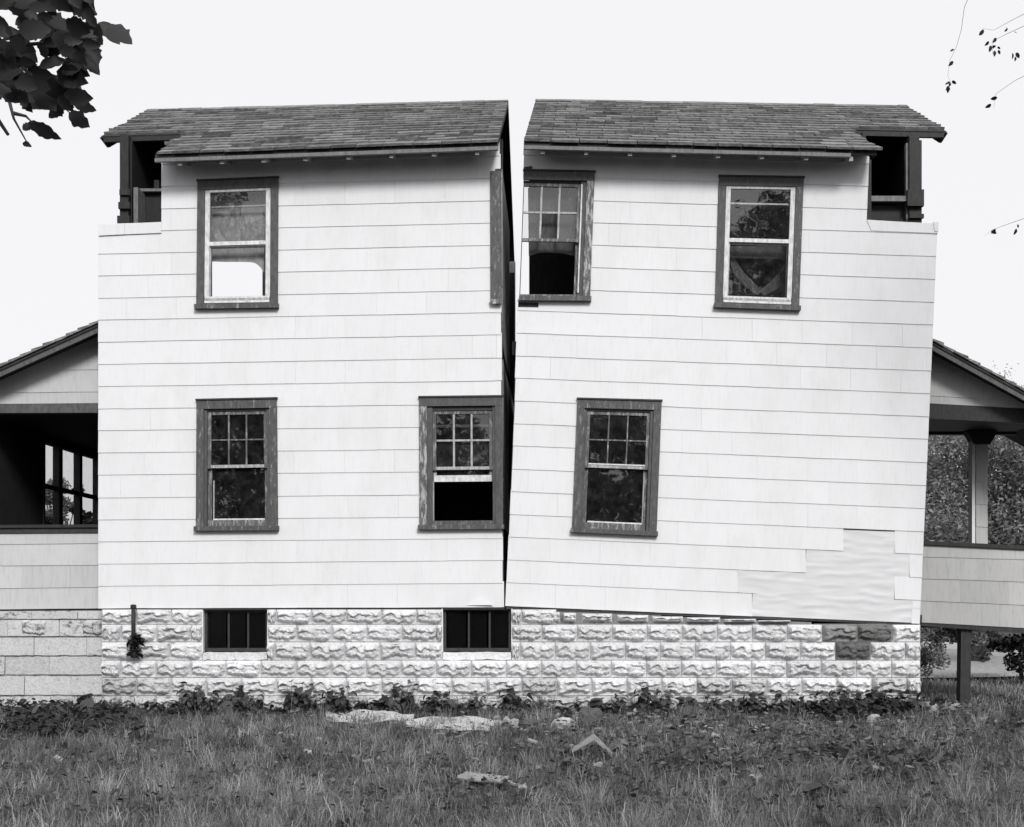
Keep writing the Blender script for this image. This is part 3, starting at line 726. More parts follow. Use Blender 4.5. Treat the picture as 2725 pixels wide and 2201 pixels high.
# ------------------------------------------------------------------ foundation
found = thing('foundation', 'white painted foundation of rock-faced concrete blocks under both house halves', 'foundation', P(1360, 1890))
def rock_mesh(name, seed, W=0.408, H=0.208):
    """rock-faced cast block: drafted margin, bulging broken face with an undercut foot"""
    nx_, nz_ = 22, 15; v = []; f = []
    for j in range(nz_ + 1):
        for i in range(nx_ + 1):
            s, t_ = i / nx_, j / nz_
            ed = min(s * W, (1 - s) * W); tv = (1 - t_) * H
            n1 = noise.noise(Vector((s * 4.2 + seed * 9.1, 0.3, seed * 3.3))); n3 = noise.noise(Vector((s * 5.0 + seed * 3.1, 7.3, seed)))
            n2 = noise.noise(Vector((s * 9.0 + seed * 4.7, t_ * 5.0, 9 + seed)))
            n4 = noise.noise(Vector((s * 13 + seed, 2.2, seed * 2)))
            t1 = 0.20 + 0.20 * n1 + 0.10 * n4; t2 = 0.58 + 0.26 * n3 + 0.08 * n4
            foot = min(1, max(0, (t_ - t1 + 0.06) / 0.09))                                  # ragged undercut along the foot
            crest = 0 if t_ < t2 - 0.05 else (min(1, (t_ - t2 + 0.05) / 0.07) if t_ < t2 + 0.02 else max(0, 1 - (t_ - t2 - 0.02) / max(0.1, 0.95 - t2)))
            h = (0.050 + 0.02 * n3) * foot + (0.026 + 0.034 * n1) * max(0, crest) * foot + 0.016 * n2 * foot
            h *= min(1, max(0, (ed - 0.006) / 0.022)) * min(1, max(0, (tv - 0.006) / 0.03)) * (0 if (j == 0 or j == nz_) else 1)
            jx = 0 if i in (0, nx_) else 0.004 * noise.noise(Vector((i * 1.7, j * 2.3, seed)))
            jz = 0 if j in (0, nz_) else 0.003 * noise.noise(Vector((i * 2.1, j * 1.3, seed + 5)))
            v.append((s * W + jx, -max(h, 0), t_ * H + jz))
    for j in range(nz_):
        for i in range(nx_):
            a = j * (nx_ + 1) + i; b_ = a + 1; c = a + nx_ + 2; d_ = a + nx_ + 1
            f += [[a, b_, c], [a, c, d_]] if (i + j) % 2 else [[a, b_, d_], [b_, c, d_]]
    k = len(v); v += [(0, 0.06, 0), (W, 0.06, 0), (W, 0.06, H), (0, 0.06, H)]
    A, B2, C2, D2 = 0, nx_, (nz_ + 1) * (nx_ + 1) - 1, nz_ * (nx_ + 1)
    f += [list(range(0, nx_ + 1))[::-1] + [k, k + 1], [D2 + i for i in range(nx_ + 1)] + [k + 2, k + 3],
          [j * (nx_ + 1) for j in range(nz_ + 1)] + [k + 3, k], [j * (nx_ + 1) + nx_ for j in range(nz_ + 1)][::-1] + [k + 1, k + 2]]
    me = bpy.data.meshes.new(name); me.from_pydata(v, [], f); me.update(); return me
SEEDS = [1.3, 2.9, 5.2, 7.7]
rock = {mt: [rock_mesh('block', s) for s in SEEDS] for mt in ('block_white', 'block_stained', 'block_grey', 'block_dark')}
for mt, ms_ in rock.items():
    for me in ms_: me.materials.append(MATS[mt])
base_rows = [1621, 1661.5, 1708.5, 1757, 1803, 1851.5, 1897, 1944]
bw1, bw2 = (540, 712, 1621, 1735), (1178, 1361, 1618, 1735)
rr = random.Random(4)
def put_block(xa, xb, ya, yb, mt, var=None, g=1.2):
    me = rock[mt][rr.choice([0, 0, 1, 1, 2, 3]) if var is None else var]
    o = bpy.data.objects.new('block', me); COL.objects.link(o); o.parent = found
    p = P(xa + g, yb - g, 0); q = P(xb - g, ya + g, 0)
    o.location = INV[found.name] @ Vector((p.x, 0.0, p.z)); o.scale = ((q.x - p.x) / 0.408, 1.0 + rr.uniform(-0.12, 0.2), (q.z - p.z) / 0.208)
for r_ in range(7):
    ya, yb = base_rows[r_], base_rows[r_ + 1]
    edges = [270]; x = 270 + (46 if r_ % 2 else 93) + (0, 8, -4, 6, 0, 5, -3)[r_]
    while x < 2450: edges.append(x); x += 93.2
    edges.append(2450)
    if edges[-1] - edges[-2] < 25: edges.pop(-2)
    for xa, xb in zip(edges[:-1], edges[1:]):
        if r_ == 0 and xa > 1425: continue
        segs = [(xa, xb)]
        if r_ < 3:
            for wa, wb, _, _ in (bw1, bw2):
                ns = []
                for s in segs:
                    if s[1] <= wa or s[0] >= wb: ns.append(s); continue
                    if s[0] < wa - 12: ns.append((s[0], wa))
                    if s[1] > wb + 12: ns.append((wb, s[1]))
                segs = ns
        for s in segs:
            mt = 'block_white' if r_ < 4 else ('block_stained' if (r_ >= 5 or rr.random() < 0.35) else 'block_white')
            y0_ = ya
            if r_ == 1 and 2160 < (s[0] + s[1]) / 2 < 2262: mt = 'block_grey'
            elif r_ == 1 and 2262 < (s[0] + s[1]) / 2 < 2356: mt = 'block_dark'
            elif r_ == 2 and 2205 < (s[0] + s[1]) / 2 < 2300: mt = 'block_dark'
            put_block(s[0], s[1], y0_, yb, mt)
# recut blocks of the top course under the tilted half, tapering to nothing
for xa, xb in ((1447, 1493), (1496, 1536), (1545, 1632), (1640, 1728), (1733, 1820), (1826, 1918), (1925, 2013), (2017, 2105)):
    top_y = 1613 + (xa - 1345) * 0.0405 + 7
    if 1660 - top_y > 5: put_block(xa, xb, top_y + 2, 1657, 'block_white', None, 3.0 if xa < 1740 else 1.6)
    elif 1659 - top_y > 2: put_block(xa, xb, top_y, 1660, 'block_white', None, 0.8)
# mortar core and the rest of the foundation box
core = [[(270, 1623), (540, 1623), (540, 1960), (270, 1960)], [(712, 1623), (1178, 1623), (1178, 1960), (712, 1960)], [(540, 1757), (712, 1757), (712, 1960), (540, 1960)],
        [(1178, 1757), (1361, 1757), (1361, 1960), (1178, 1960)], [(1361, 1623), (1438, 1623), (1438, 1960), (1361, 1960)], [(1438, 1662), (2449, 1662), (2449, 1960), (1438, 1960)]]
mb = MB()
for q in core: mb.px(q, 0.012, 0.20)
corew = mb.build('mortar_core', 'mortar_white', found)
MB().px([(1439, 1620), (1760, 1634), (1760, 1661.8), (1439, 1661.8)], 0.010, 0.15).build('mortar', 'mortar_grey', found)
MB().px([(1760, 1640), (2160, 1656), (2160, 1661.8), (1760, 1661.8)], 0.012, 0.15).build('mortar', 'mortar_grey', found)
mb = MB()
for q in ([(2166, 1660), (2358, 1660), (2358, 1709), (2166, 1709)], [(2206, 1708), (2304, 1708), (2304, 1758), (2206, 1758)]): mb.px(q, 0.0015, 0.01)
mb.build('mortar', 'mortar_grey', found)
MB().box(XL + 0.02, 4.2, 4.75, 4.95, -0.3, CZ - 0.12).build('back_wall', 'mortar_grey', found)
MB().box(XL + 0.02, XL + 0.2, 0.21, 4.75, -0.3, CZ - 0.12).build('side_wall', 'mortar_grey', found)
MB().box(4.05, 4.25, 0.21, 4.75, -0.3, CZ - 0.30).build('side_wall', 'mortar_grey', found)
MB().box(XL + 0.2, 4.05, 0.21, 4.75, -0.28, -0.2).build('cellar_floor', 'interior_dark', found)
# cellar windows
for wa, wb, wt, wbot in (bw1, bw2):
    fr_ = MB().px([(wa, wbot - 10), (wb, wbot - 10), (wb, wbot - 1), (wa, wbot - 1)], 0.05, 0.12).build('cellar_window', 'dark_trim', found)
    for x in (wa, wb - 8): MB().px([(x, wt), (x + 8, wt), (x + 8, wbot - 10.3), (x, wbot - 10.3)], 0.055, 0.12).build('stile', 'dark_trim', fr_)
    MB().px([(wa + 8, wt), (wb - 8, wt), (wb - 8, wt + 8), (wa + 8, wt + 8)], 0.055, 0.12).build('rail', 'dark_trim', fr_)
    for i in (1, 2):
        x = lerp(wa + 8, wb - 8, i / 3 + 0.03); MB().px([(x - 2.5, wt + 8.2), (x + 2.5, wt + 8.2), (x + 2.5, wbot - 10.3), (x - 2.5, wbot - 10.3)], 0.06, 0.10).build('muntin', 'dark_trim', fr_)
    for i in range(3):
        xa, xb = lerp(wa + 8, wb - 8, i / 3), lerp(wa + 8, wb - 8, (i + 1) / 3)
        MB().px([(xa + 3, wt + 8), (xb - 3, wt + 8), (xb - 3, wbot - 10), (xa + 3, wbot - 10)], 0.08, 0.083).build('pane', 'cellar_glass', fr_)
    mb = MB(); n = 14; v0 = len(mb.v)
    for i in range(n + 1):
        x = lerp(wa + 1, wb - 1, i / n); j = rr.uniform(-2.2, 2.2)
        a = P(x, wbot + 1 + j * 0.4); c = P(x, 1756 + j); mb.v += [(a.x, 0.05, a.z), (a.x, -0.012 + 0.003 * j, a.z - 0.012), (c.x, -0.006, c.z), (c.x, 0.06, c.z)]
    for i in range(n):
        for k in range(4): a = i * 4 + k; b_ = i * 4 + (k + 1) % 4; mb.f.append([a, b_, b_ + 4, a + 4])
    mb.f += [[0, 3, 2, 1], [n * 4 + k for k in range(4)]]
    mb.build('window_sill', 'plaster_sill', found)
    # light well lining: reveals
    for x in (wa - 3, wb - 0.5): MB().px([(x, wt + 2), (x + 3.4, wt + 2), (x + 3.4, wbot), (x, wbot)], -0.004, 0.19).build('reveal', 'plaster_sill', found)

# ------------------------------------------------------------------ closed porch at the left
PY = 0.45
k1 = (D + PY) / D
def pq_(pts, off=0.0):                       # survey points on the porch front plane -> prism outline
    return [((x - CX) / F * (D + PY), CZ + (HZ - y) / F * (D + PY)) for x, y in pts]
def scaled(pts): return [(CX + (x - CX) * k1, HZ + (y - HZ) * k1) for x, y in pts]
porch_l = thing('porch', 'white sided closed porch at the left, with a dark opening and a many-paned window', 'porch', P(150, 1622, PY))
PX0 = -60
def prak(x): return 958 - (x - 72) * 0.4516          # rake line on the gable
gw = MB(); gw.prism(pq_([(PX0, 1075), (PX0, prak(PX0) + 6), (285, prak(285) + 6), (285, 1075)]), PY + 0.001, PY + 0.1)
gwall = gw.build('gable_wall', 'sheathing', porch_l)
pl_lines = [(72, 870, 258, 868), (72, 927, 258, 925), (72, 986, 258, 984), (72, 1045, 258, 1043), (72, 1076, 258, 1073)]
def sc_lines(ls): return [(CX + (a - CX) * k1, HZ + (b_ - HZ) * k1, CX + (c - CX) * k1, HZ + (d_ - HZ) * k1) for a, b_, c, d_ in ls]
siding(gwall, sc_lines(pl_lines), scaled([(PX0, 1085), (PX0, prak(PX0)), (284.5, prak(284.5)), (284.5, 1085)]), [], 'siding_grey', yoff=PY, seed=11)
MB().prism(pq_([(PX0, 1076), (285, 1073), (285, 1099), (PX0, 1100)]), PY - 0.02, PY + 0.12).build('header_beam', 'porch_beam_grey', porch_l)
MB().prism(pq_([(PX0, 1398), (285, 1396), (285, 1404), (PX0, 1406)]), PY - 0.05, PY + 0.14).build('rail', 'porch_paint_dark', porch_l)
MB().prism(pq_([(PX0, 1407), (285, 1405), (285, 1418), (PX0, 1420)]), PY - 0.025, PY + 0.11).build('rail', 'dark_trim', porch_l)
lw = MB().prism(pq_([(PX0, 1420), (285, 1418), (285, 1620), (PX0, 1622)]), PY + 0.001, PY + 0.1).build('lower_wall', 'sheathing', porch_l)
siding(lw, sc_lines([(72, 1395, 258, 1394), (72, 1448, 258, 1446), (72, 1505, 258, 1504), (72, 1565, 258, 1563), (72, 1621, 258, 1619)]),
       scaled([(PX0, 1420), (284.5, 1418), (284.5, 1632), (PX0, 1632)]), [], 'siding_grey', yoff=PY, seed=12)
MB().prism(pq_([(PX0, 1618), (290, 1615), (290, 1625), (PX0, 1628)]), PY + 0.01, PY + 0.1).build('sill_beam', 'dark_trim', porch_l)
# outer wall with its window, ceiling, floor, back
XO = -6.9
zt, zm, zbt = CZ + 2.15, CZ + 1.565, CZ + 0.95
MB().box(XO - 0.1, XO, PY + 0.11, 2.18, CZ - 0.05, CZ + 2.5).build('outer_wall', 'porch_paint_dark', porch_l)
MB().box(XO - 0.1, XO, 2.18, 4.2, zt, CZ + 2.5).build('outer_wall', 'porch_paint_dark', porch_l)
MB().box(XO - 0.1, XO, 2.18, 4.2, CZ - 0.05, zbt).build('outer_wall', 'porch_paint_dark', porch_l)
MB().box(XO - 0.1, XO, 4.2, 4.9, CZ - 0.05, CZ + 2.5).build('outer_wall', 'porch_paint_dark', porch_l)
pw = MB().box(XO - 0.06, XO - 0.02, 2.18, 4.2, zbt, zbt + 0.04).build('window', 'porch_paint_dark', porch_l)
for ya, yb in ((2.18, 2.23), (2.68, 2.80), (3.40, 3.50), (4.12, 4.2)): MB().box(XO - 0.08, XO + 0.012, ya, yb, zbt + 0.04, zt).build('mullion', 'porch_paint_dark', pw)
for ya, yb in ((2.23, 2.68), (2.80, 3.40), (3.50, 4.12)):
    MB().box(XO - 0.06, XO - 0.01, ya, yb, zm - 0.03, zm + 0.03).build('sash_rail', 'porch_paint_dark', pw)
    MB().box(XO - 0.045, XO - 0.042, ya, yb, zbt + 0.04, zm - 0.03).build('pane', 'glass', pw); MB().box(XO - 0.045, XO - 0.042, ya, yb, zm + 0.03, zt).build('pane', 'glass', pw)
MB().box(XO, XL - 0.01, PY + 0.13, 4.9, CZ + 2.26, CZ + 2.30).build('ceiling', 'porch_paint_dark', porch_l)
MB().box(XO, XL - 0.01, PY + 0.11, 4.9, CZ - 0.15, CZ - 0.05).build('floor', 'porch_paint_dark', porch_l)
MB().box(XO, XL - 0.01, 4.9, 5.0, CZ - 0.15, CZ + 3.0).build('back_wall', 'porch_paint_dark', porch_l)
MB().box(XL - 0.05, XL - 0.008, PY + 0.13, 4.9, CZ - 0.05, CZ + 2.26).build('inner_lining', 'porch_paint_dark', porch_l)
def shed(parent, pa, pb, ya, yb, name='roof'):
    """sloping porch roof: pa, pb = survey points of the lower / upper top edge at the front rake"""
    A = P(pa[0], pa[1], ya); B2 = P(pb[0], pb[1], ya); dn = Vector((0, 0, -0.06))
    mb = MB(); mb.hexa([A + dn, B2 + dn, B2 + dn * 0.4, A + dn * 0.4], [v + Vector((0, yb - ya, 0)) for v in (A + dn, B2 + dn, B2 + dn * 0.4, A + dn * 0.4)])
    rf = mb.build(name, 'roof_deck', parent)
    N = 13; rq = random.Random(int(pa[0]) + 77)
    for i in range(N):
        a = A.lerp(B2, i / N); b_ = A.lerp(B2, (i + 1.15) / N if i < N - 1 else 1.0); h = rq.uniform(0.016, 0.03)
        y = ya - 0.02 + rq.uniform(-0.01, 0.01)
        first = True
        while y < yb:
            y2 = min(y + (0.3 if not first else rq.uniform(0.12, 0.3)), yb); first = False
            u = Vector((0, 0, 1))
            MB().hexa([(a.x, y + 0.002, a.z - 0.024), (b_.x, y + 0.002, b_.z - 0.024), (b_.x, y + 0.002, b_.z - 0.004), (a.x, y + 0.002, a.z + h - 0.006)],
                      [(a.x, y2, a.z - 0.024), (b_.x, y2, b_.z - 0.024), (b_.x, y2, b_.z - 0.004), (a.x, y2, a.z + h - 0.006)]).build('roof_shingle', 'roof_shingle', rf)
            y = y2
            if y > ya + 1.3: break
    for nm, mt, o0, o1, yy in (('bargeboard', 'porch_paint_dark', 0.03, 0.085, ya + 0.01), ('rake_moulding', 'porch_beam_grey', 0.085, 0.135, ya - 0.005)):
        dz = 1.0
        MB().hexa([A - Vector((0, 0, o0)) + Vector((0, yy - ya, 0)), B2 - Vector((0, 0, o0)) + Vector((0, yy - ya, 0)), B2 - Vector((0, 0, o1)) + Vector((0, yy - ya, 0)), A - Vector((0, 0, o1)) + Vector((0, yy - ya, 0))],
                  [A - Vector((0, 0, o0)) + Vector((0, yy - ya + 0.03, 0)), B2 - Vector((0, 0, o0)) + Vector((0, yy - ya + 0.03, 0)), B2 - Vector((0, 0, o1)) + Vector((0, yy - ya + 0.03, 0)), A - Vector((0, 0, o1)) + Vector((0, yy - ya + 0.03, 0))]).build(nm, mt, rf)
    return rf
shed(porch_l, (-130, 1031), (269, 851), 0.14, 5.0)
# its smooth block footing
foot = thing('block_wall', 'smooth painted block wall under the left porch, stained near the ground', 'wall', P(170, 1890, 0.40))
fy = 0.40
def fpx(mb, pts, y0, y1): return mb.prism([((x - CX) / F * (D + fy), CZ + (HZ - y) / F * (D + fy)) for x, y in pts], y0, y1)
mb = MB(); fpx(mb, [(PX0 - 40, 1627), (290, 1625), (290, 1960), (PX0 - 40, 1960)], fy + 0.010, fy + 0.2); mb.build('mortar_core', 'block_stained', foot)
frow = [(1627, 1648), (1649, 1694), (1696, 1745), (1747, 1796), (1799, 1850), (1853, 1900), (1902, 1950)]
rq = random.Random(9)
for i, (ya, yb) in enumerate(frow):
    x = PX0 - 40 + (0 if i % 2 else 60)
    e = [PX0 - 40]
    while x < 262:
        if x > PX0: e.append(x)
        x += rq.uniform(105, 150)
    e.append(290)
    for xa, xb in zip(e[:-1], e[1:]):
        j = rq.uniform(-0.008, 0.006); n = 7
        up = [(lerp(xa + 0.8, xb - 0.8, k / n), ya + 0.6 + 1.6 * abs(noise.noise(Vector((xa + k * 0.9, i, 0.3))))) for k in range(n + 1)]
        dn = [(lerp(xa + 0.8, xb - 0.8, k / n), yb - 0.6 - 3.2 * abs(noise.noise(Vector((xa + k * 0.7, i, 4.3))))) for k in range(n, -1, -1)]
        mb = MB(); pts = up + dn; fpx(mb, pts, [fy - 0.006 + j - (0.010 if k > n else 0.0) for k in range(len(pts))], fy + 0.1)
        mb.build('block', 'block_smooth' if rq.random() < 0.7 else 'block_stained', foot)
for xa, xb in ((60, 125), (222, 276)):
    o = bpy.data.objects.new('block', rock['block_stained'][1]); COL.objects.link(o); o.parent = foot
    a, c = P(xa, 1693, fy), P(xb, 1650, fy); o.location = INV[foot.name] @ Vector((a.x, fy - 0.016, a.z)); o.scale = ((c.x - a.x) / 0.408, 0.6, (c.z - a.z) / 0.208)

# ------------------------------------------------------------------ open porch at the right
porch_r = thing('porch', 'raised open porch at the right, with dingy siding and a clad post, on stilts', 'porch', P(2600, 1668, PY))
PX1 = 2860
def rrak(x): return 925 + (x - 2490) * 0.535
gw = MB().prism(pq_([(2450, 1080), (2456, rrak(2456) + 4), (PX1 - 60, rrak(PX1 - 60) + 4), (PX1 - 60, 1090)]), PY + 0.001, PY + 0.1).build('gable_wall', 'sheathing', porch_r)
siding(gw, sc_lines([(2480, 872, 2648, 880), (2480, 931, 2648, 938), (2480, 990, 2648, 997), (2480, 1054, 2648, 1064), (2480, 1074, 2648, 1083)]),
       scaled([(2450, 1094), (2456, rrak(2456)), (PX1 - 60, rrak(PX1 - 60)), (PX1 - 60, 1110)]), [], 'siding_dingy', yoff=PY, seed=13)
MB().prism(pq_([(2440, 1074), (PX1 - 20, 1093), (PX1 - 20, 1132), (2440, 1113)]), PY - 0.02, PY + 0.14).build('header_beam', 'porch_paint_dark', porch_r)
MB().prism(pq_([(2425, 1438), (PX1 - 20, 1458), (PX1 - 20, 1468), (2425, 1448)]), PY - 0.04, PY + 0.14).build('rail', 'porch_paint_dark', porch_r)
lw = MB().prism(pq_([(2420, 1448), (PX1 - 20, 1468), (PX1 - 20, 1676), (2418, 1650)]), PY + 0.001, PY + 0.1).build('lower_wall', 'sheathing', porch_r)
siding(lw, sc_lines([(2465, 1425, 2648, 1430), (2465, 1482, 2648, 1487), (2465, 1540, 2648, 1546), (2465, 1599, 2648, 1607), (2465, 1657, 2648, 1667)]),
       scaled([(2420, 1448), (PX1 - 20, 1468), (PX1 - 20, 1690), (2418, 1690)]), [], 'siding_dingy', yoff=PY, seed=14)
MB().prism(pq_([(2428, 1653), (PX1 - 20, 1680), (PX1 - 20, 1694), (2428, 1664)]), PY + 0.0, PY + 0.12).build('sill_beam', 'dark_trim', porch_r)
MB().box(4.40, 6.3, PY + 0.15, 1.7, CZ + 2.20, CZ + 2.26).build('ceiling', 'porch_paint_dark', porch_r)
MB().box(4.30, 6.2, PY + 0.12, 1.7, CZ - 0.32, CZ - 0.24).build('floor', 'porch_paint_dark', porch_r)
MB().box(4.40, 6.2, 1.6, 1.7, CZ + 2.17, CZ + 2.30).build('back_beam', 'porch_paint_dark', porch_r)
MB().box(4.40, 6.2, 1.6, 1.66, CZ - 0.24, CZ + 0.55).build('back_wall', 'siding_dingy', porch_r)
pc = P(2609, 1300, 1.5)
post = MB().box(pc.x - 0.055, pc.x + 0.055, 1.47, 1.58, CZ - 0.24, CZ + 2.18).build('post', 'sheathing', porch_r)
for i in range(8):
    zz = CZ - 0.2 + 0.29 * i
    MB().prism([(pc.x - 0.075, zz), (pc.x + 0.075, zz - 0.008), (pc.x + 0.072, zz + 0.288), (pc.x - 0.078, zz + 0.292)], [1.438, 1.438, 1.445, 1.445], 1.462).build('siding_shingle', 'siding_dingy', post)
MB().box(pc.x - 0.125, pc.x - 0.085, 1.45, 1.59, CZ - 0.24, CZ + 2.1).build('corner_strip', 'siding_white', post)
mb = MB(); mb.prism([(pc.x - 0.20, CZ + 2.19), (pc.x + 0.20, CZ + 2.19), (pc.x + 0.1, CZ + 2.02), (pc.x - 0.1, CZ + 2.02)], 1.42, 1.595); mb.build('bracket', 'porch_paint_dark', post)
MB().px([(2567 + 30, 1660), (2595 + 30, 1662), (2591 + 30, 1905), (2563 + 30, 1905)], 0.5, 0.64).build('stilt', 'dark_trim', porch_r)
MB().px([(2800, 1660), (2828, 1662), (2824, 1905), (2796, 1905)], 0.5, 0.64).build('stilt', 'dark_trim', porch_r)
shed(porch_r, (2900, 1132), (2478, 900), 0.14, 1.95)

# ------------------------------------------------------------------ standpipe in front of the foundation
pp = P(355, 1700, -0.12)
pipe = thing('standpipe', 'dark iron standpipe with flared cap before the left end of the foundation', 'pipe', (pp.x, -0.12, P(355, 1745, -0.12).z))
top_z = P(355, 1614, -0.12).z; bot_z = P(355, 1745, -0.12).z
MB().tube([(pp.x, -0.12, bot_z + 0.1), (pp.x, -0.12, top_z)], 0.024, 12).build('pipe', 'black_iron', pipe, True)
MB().tube([(pp.x, -0.12, top_z - 0.02), (pp.x, -0.12, top_z - 0.018), (pp.x, -0.12, top_z + 0.014), (pp.x, -0.12, top_z + 0.024)], [0.024, 0.034, 0.034, 0.02], 12).build('cap', 'black_iron', pipe)
mb = MB(); rq = random.Random(3)
mb.tube([(pp.x, -0.11, bot_z + 0.02), (pp.x + 0.01, 0.0, bot_z + 0.0), (pp.x + 0.01, 0.06, bot_z)], 0.03, 8); mb.build('elbow', 'black_iron', pipe)

# ------------------------------------------------------------------ plants
def mesh_np(name, V, T, tone, mat, parent=None):
    me = bpy.data.meshes.new(name); V = np.asarray(V, dtype=np.float32); T = np.asarray(T, dtype=np.int32)
    if parent:
        M = np.array(INV[top_of(parent).name], dtype=np.float32); V = V @ M[:3, :3].T + M[:3, 3]
    me.vertices.add(len(V)); me.vertices.foreach_set('co', V.ravel())
    me.loops.add(T.size); me.loops.foreach_set('vertex_index', T.ravel())
    k = T.shape[1]; me.polygons.add(len(T)); me.polygons.foreach_set('loop_start', np.arange(0, T.size, k, dtype=np.int32))
    at = me.attributes.new('tone', 'FLOAT', 'POINT'); at.data.foreach_set('value', np.asarray(tone, dtype=np.float32))
    me.update(); me.validate(); return link(name, me, mat, parent)
def frames(n, rng, up=0.0):
    a = rng.normal(size=(n, 3)); a[:, 2] *= (1 - up); a /= np.linalg.norm(a, axis=1)[:, None] + 1e-9
    b_ = rng.normal(size=(n, 3)); b_ -= (b_ * a).sum(1)[:, None] * a; b_ /= np.linalg.norm(b_, axis=1)[:, None] + 1e-9
    return a, b_, np.cross(a, b_)
def leaves(centres, size, rng, up=0.3, asp=0.5):
    """small folded four-point leaves; returns V, T, per-vertex leaf index"""
    n = len(centres); a, b_, c = frames(n, rng, up); s = (size * rng.uniform(0.6, 1.3, n))[:, None]
    p0 = centres - a * s * 0.5; p1 = centres + b_ * s * asp * 0.5 + c * s * 0.08; p2 = centres + a * s * 0.5 - c * s * 0.1; p3 = centres - b_ * s * asp * 0.5 + c * s * 0.08
    V = np.stack([p0, p1, p2, p3], 1).reshape(-1, 3); i = np.arange(n)[:, None] * 4
    T = np.concatenate([i + np.array([[0, 1, 2]]), i + np.array([[0, 2, 3]])], 1).reshape(-1, 3); return V, T
def crown_points(clumps, n, rng):
    w = np.array([c[3] ** 2.2 for c in clumps]); w /= w.sum(); idx = rng.choice(len(clumps), n, p=w); C = np.array(clumps)[idx]
    d = rng.normal(size=(n, 3)); d /= np.linalg.norm(d, axis=1)[:, None]; r = rng.uniform(0, 1, n) ** 0.45
    pts = C[:, :3] + d * (C[:, 3] * r)[:, None] * np.array([1, 1, 0.75]); return pts, idx
def tree(name, label, base, height, spread, z_low, n, size, mat, seed, group=None, nclump=26, trunk_r=0.12, cat='tree', lean=(0, 0), front=None):
    rng = np.random.default_rng(seed); base = Vector(base); rt = thing(name, label, cat, base, group=group)
    top = base + Vector((lean[0], lean[1], height * 0.8))
    mb = MB(); pts = [base + Vector((0, 0, -0.2))] + [base.lerp(top, k) + Vector((rng.normal() * 0.06, rng.normal() * 0.06, 0)) for k in (0.15, 0.35, 0.6, 0.85, 1.0)]
    mb.tube(pts, [trunk_r * 1.3, trunk_r, trunk_r * 0.85, trunk_r * 0.6, trunk_r * 0.3, trunk_r * 0.12], 9)
    clumps = []
    zc = (z_low + height) / 2; hz_ = (height - z_low) / 2
    for i in range(nclump):
        d = rng.normal(size=3); d /= np.linalg.norm(d); r = rng.uniform(0.35, 0.95)
        c = (base.x + lean[0] * 0.7 + d[0] * spread * r, base.y + lean[1] * 0.7 + d[1] * spread * r, base.z + zc + d[2] * hz_ * r, rng.uniform(0.2, 0.42) * min(spread, hz_ * 1.3))
        clumps.append(c)
        if i % 2 == 0:
            k = rng.uniform(0.3, 0.8); s = base.lerp(top, k); e = Vector(c[:3]); mid_ = s.lerp(e, 0.5) + Vector((0, 0, -0.06 * spread))
            mb.tube([s, mid_, e], [trunk_r * 0.4 * (1.1 - k), trunk_r * 0.25, trunk_r * 0.05], 6)
    mb.build('trunk', 'bark', rt, True)
    pts, idx = crown_points(clumps, n, rng); V, T = leaves(pts, size, rng)
    ct = rng.uniform(0.15, 0.75, nclump)[idx]; tone = np.clip(ct + rng.normal(0, 0.2, n), 0, 1).repeat(4)
    mesh_np('crown', V, T, tone, mat, rt); return rt

# broad leaf with a toothed edge, fold and droop (unit length along +x)
def big_leaf(L_, Wd, fold, droop, teeth=0.06, seed=0, N=7):
    rq = random.Random(seed); v = []; f = []
    for i in range(N + 1):
        s = i / N; w = Wd * (math.sin(math.pi * min(1, s ** 0.85 * 1.0)) ** 0.8 if 0 < s < 1 else 0.02) * (1 + teeth * rq.uniform(-1, 1) * (2 if i % 2 else 1))
        z = -droop * s * s; v += [(s * L_, w * L_, z * L_ + fold * w * L_), (s * L_, 0, z * L_), (s * L_, -w * L_, z * L_ + fold * w * L_)]
    for i in range(N):
        a = i * 3; f += [[a, a + 1, a + 4], [a, a + 4, a + 3], [a + 1, a + 2, a + 5], [a + 1, a + 5, a + 4]]
    return np.array(v), np.array(f)
class LeafSet:
    def __init__(s): s.V = []; s.T = []; s.t = []; s.n = 0
    def add(s, V, T, M, tone):
        M = np.array(M); W = V @ M[:3, :3].T + M[:3, 3]; s.V.append(W); s.T.append(T + s.n); s.t.append(np.full(len(V), tone)); s.n += len(V)
    def build(s, name, mat, parent=None): return mesh_np(name, np.concatenate(s.V), np.concatenate(s.T), np.concatenate(s.t), mat, parent)
def face_matrix(loc, ang, tilt, roll):
    """leaf lying in the plane facing the street: ang = direction in that plane"""
    return Matrix.Translation(loc) @ Matrix.Rotation(ang, 4, 'Y') @ Matrix.Rotation(roll, 4, 'X') @ Matrix.Rotation(tilt, 4, 'Z')

lsx = LeafSet(); rqx = random.Random(8)
for _ in range(110):
    hgt = rqx.random(); rad_ = 0.03 + 0.075 * (1 - abs(hgt - 0.55) * 1.5); a_ = rqx.uniform(0, 6.3)
    V, T = big_leaf(rqx.uniform(0.03, 0.08), rqx.uniform(0.2, 0.45), 0.3, 0.4, 0.2, rqx.randint(0, 99))
    lsx.add(V, T, Matrix.Translation((pp.x + 0.02 + rad_ * rqx.random() * math.cos(a_), -0.11 + rad_ * 0.7 * math.sin(a_), bot_z + 0.23 * hgt)) @ Matrix.Rotation(rqx.uniform(0, 6.3), 4, 'Z') @ Matrix.Rotation(rqx.uniform(-1.4, 1.4), 4, 'Y') @ Matrix.Rotation(rqx.uniform(-1, 1), 4, 'X'), rqx.random() * 0.5)
lsx.build('dead_leaf_tangle', 'leaf_dark', pipe)
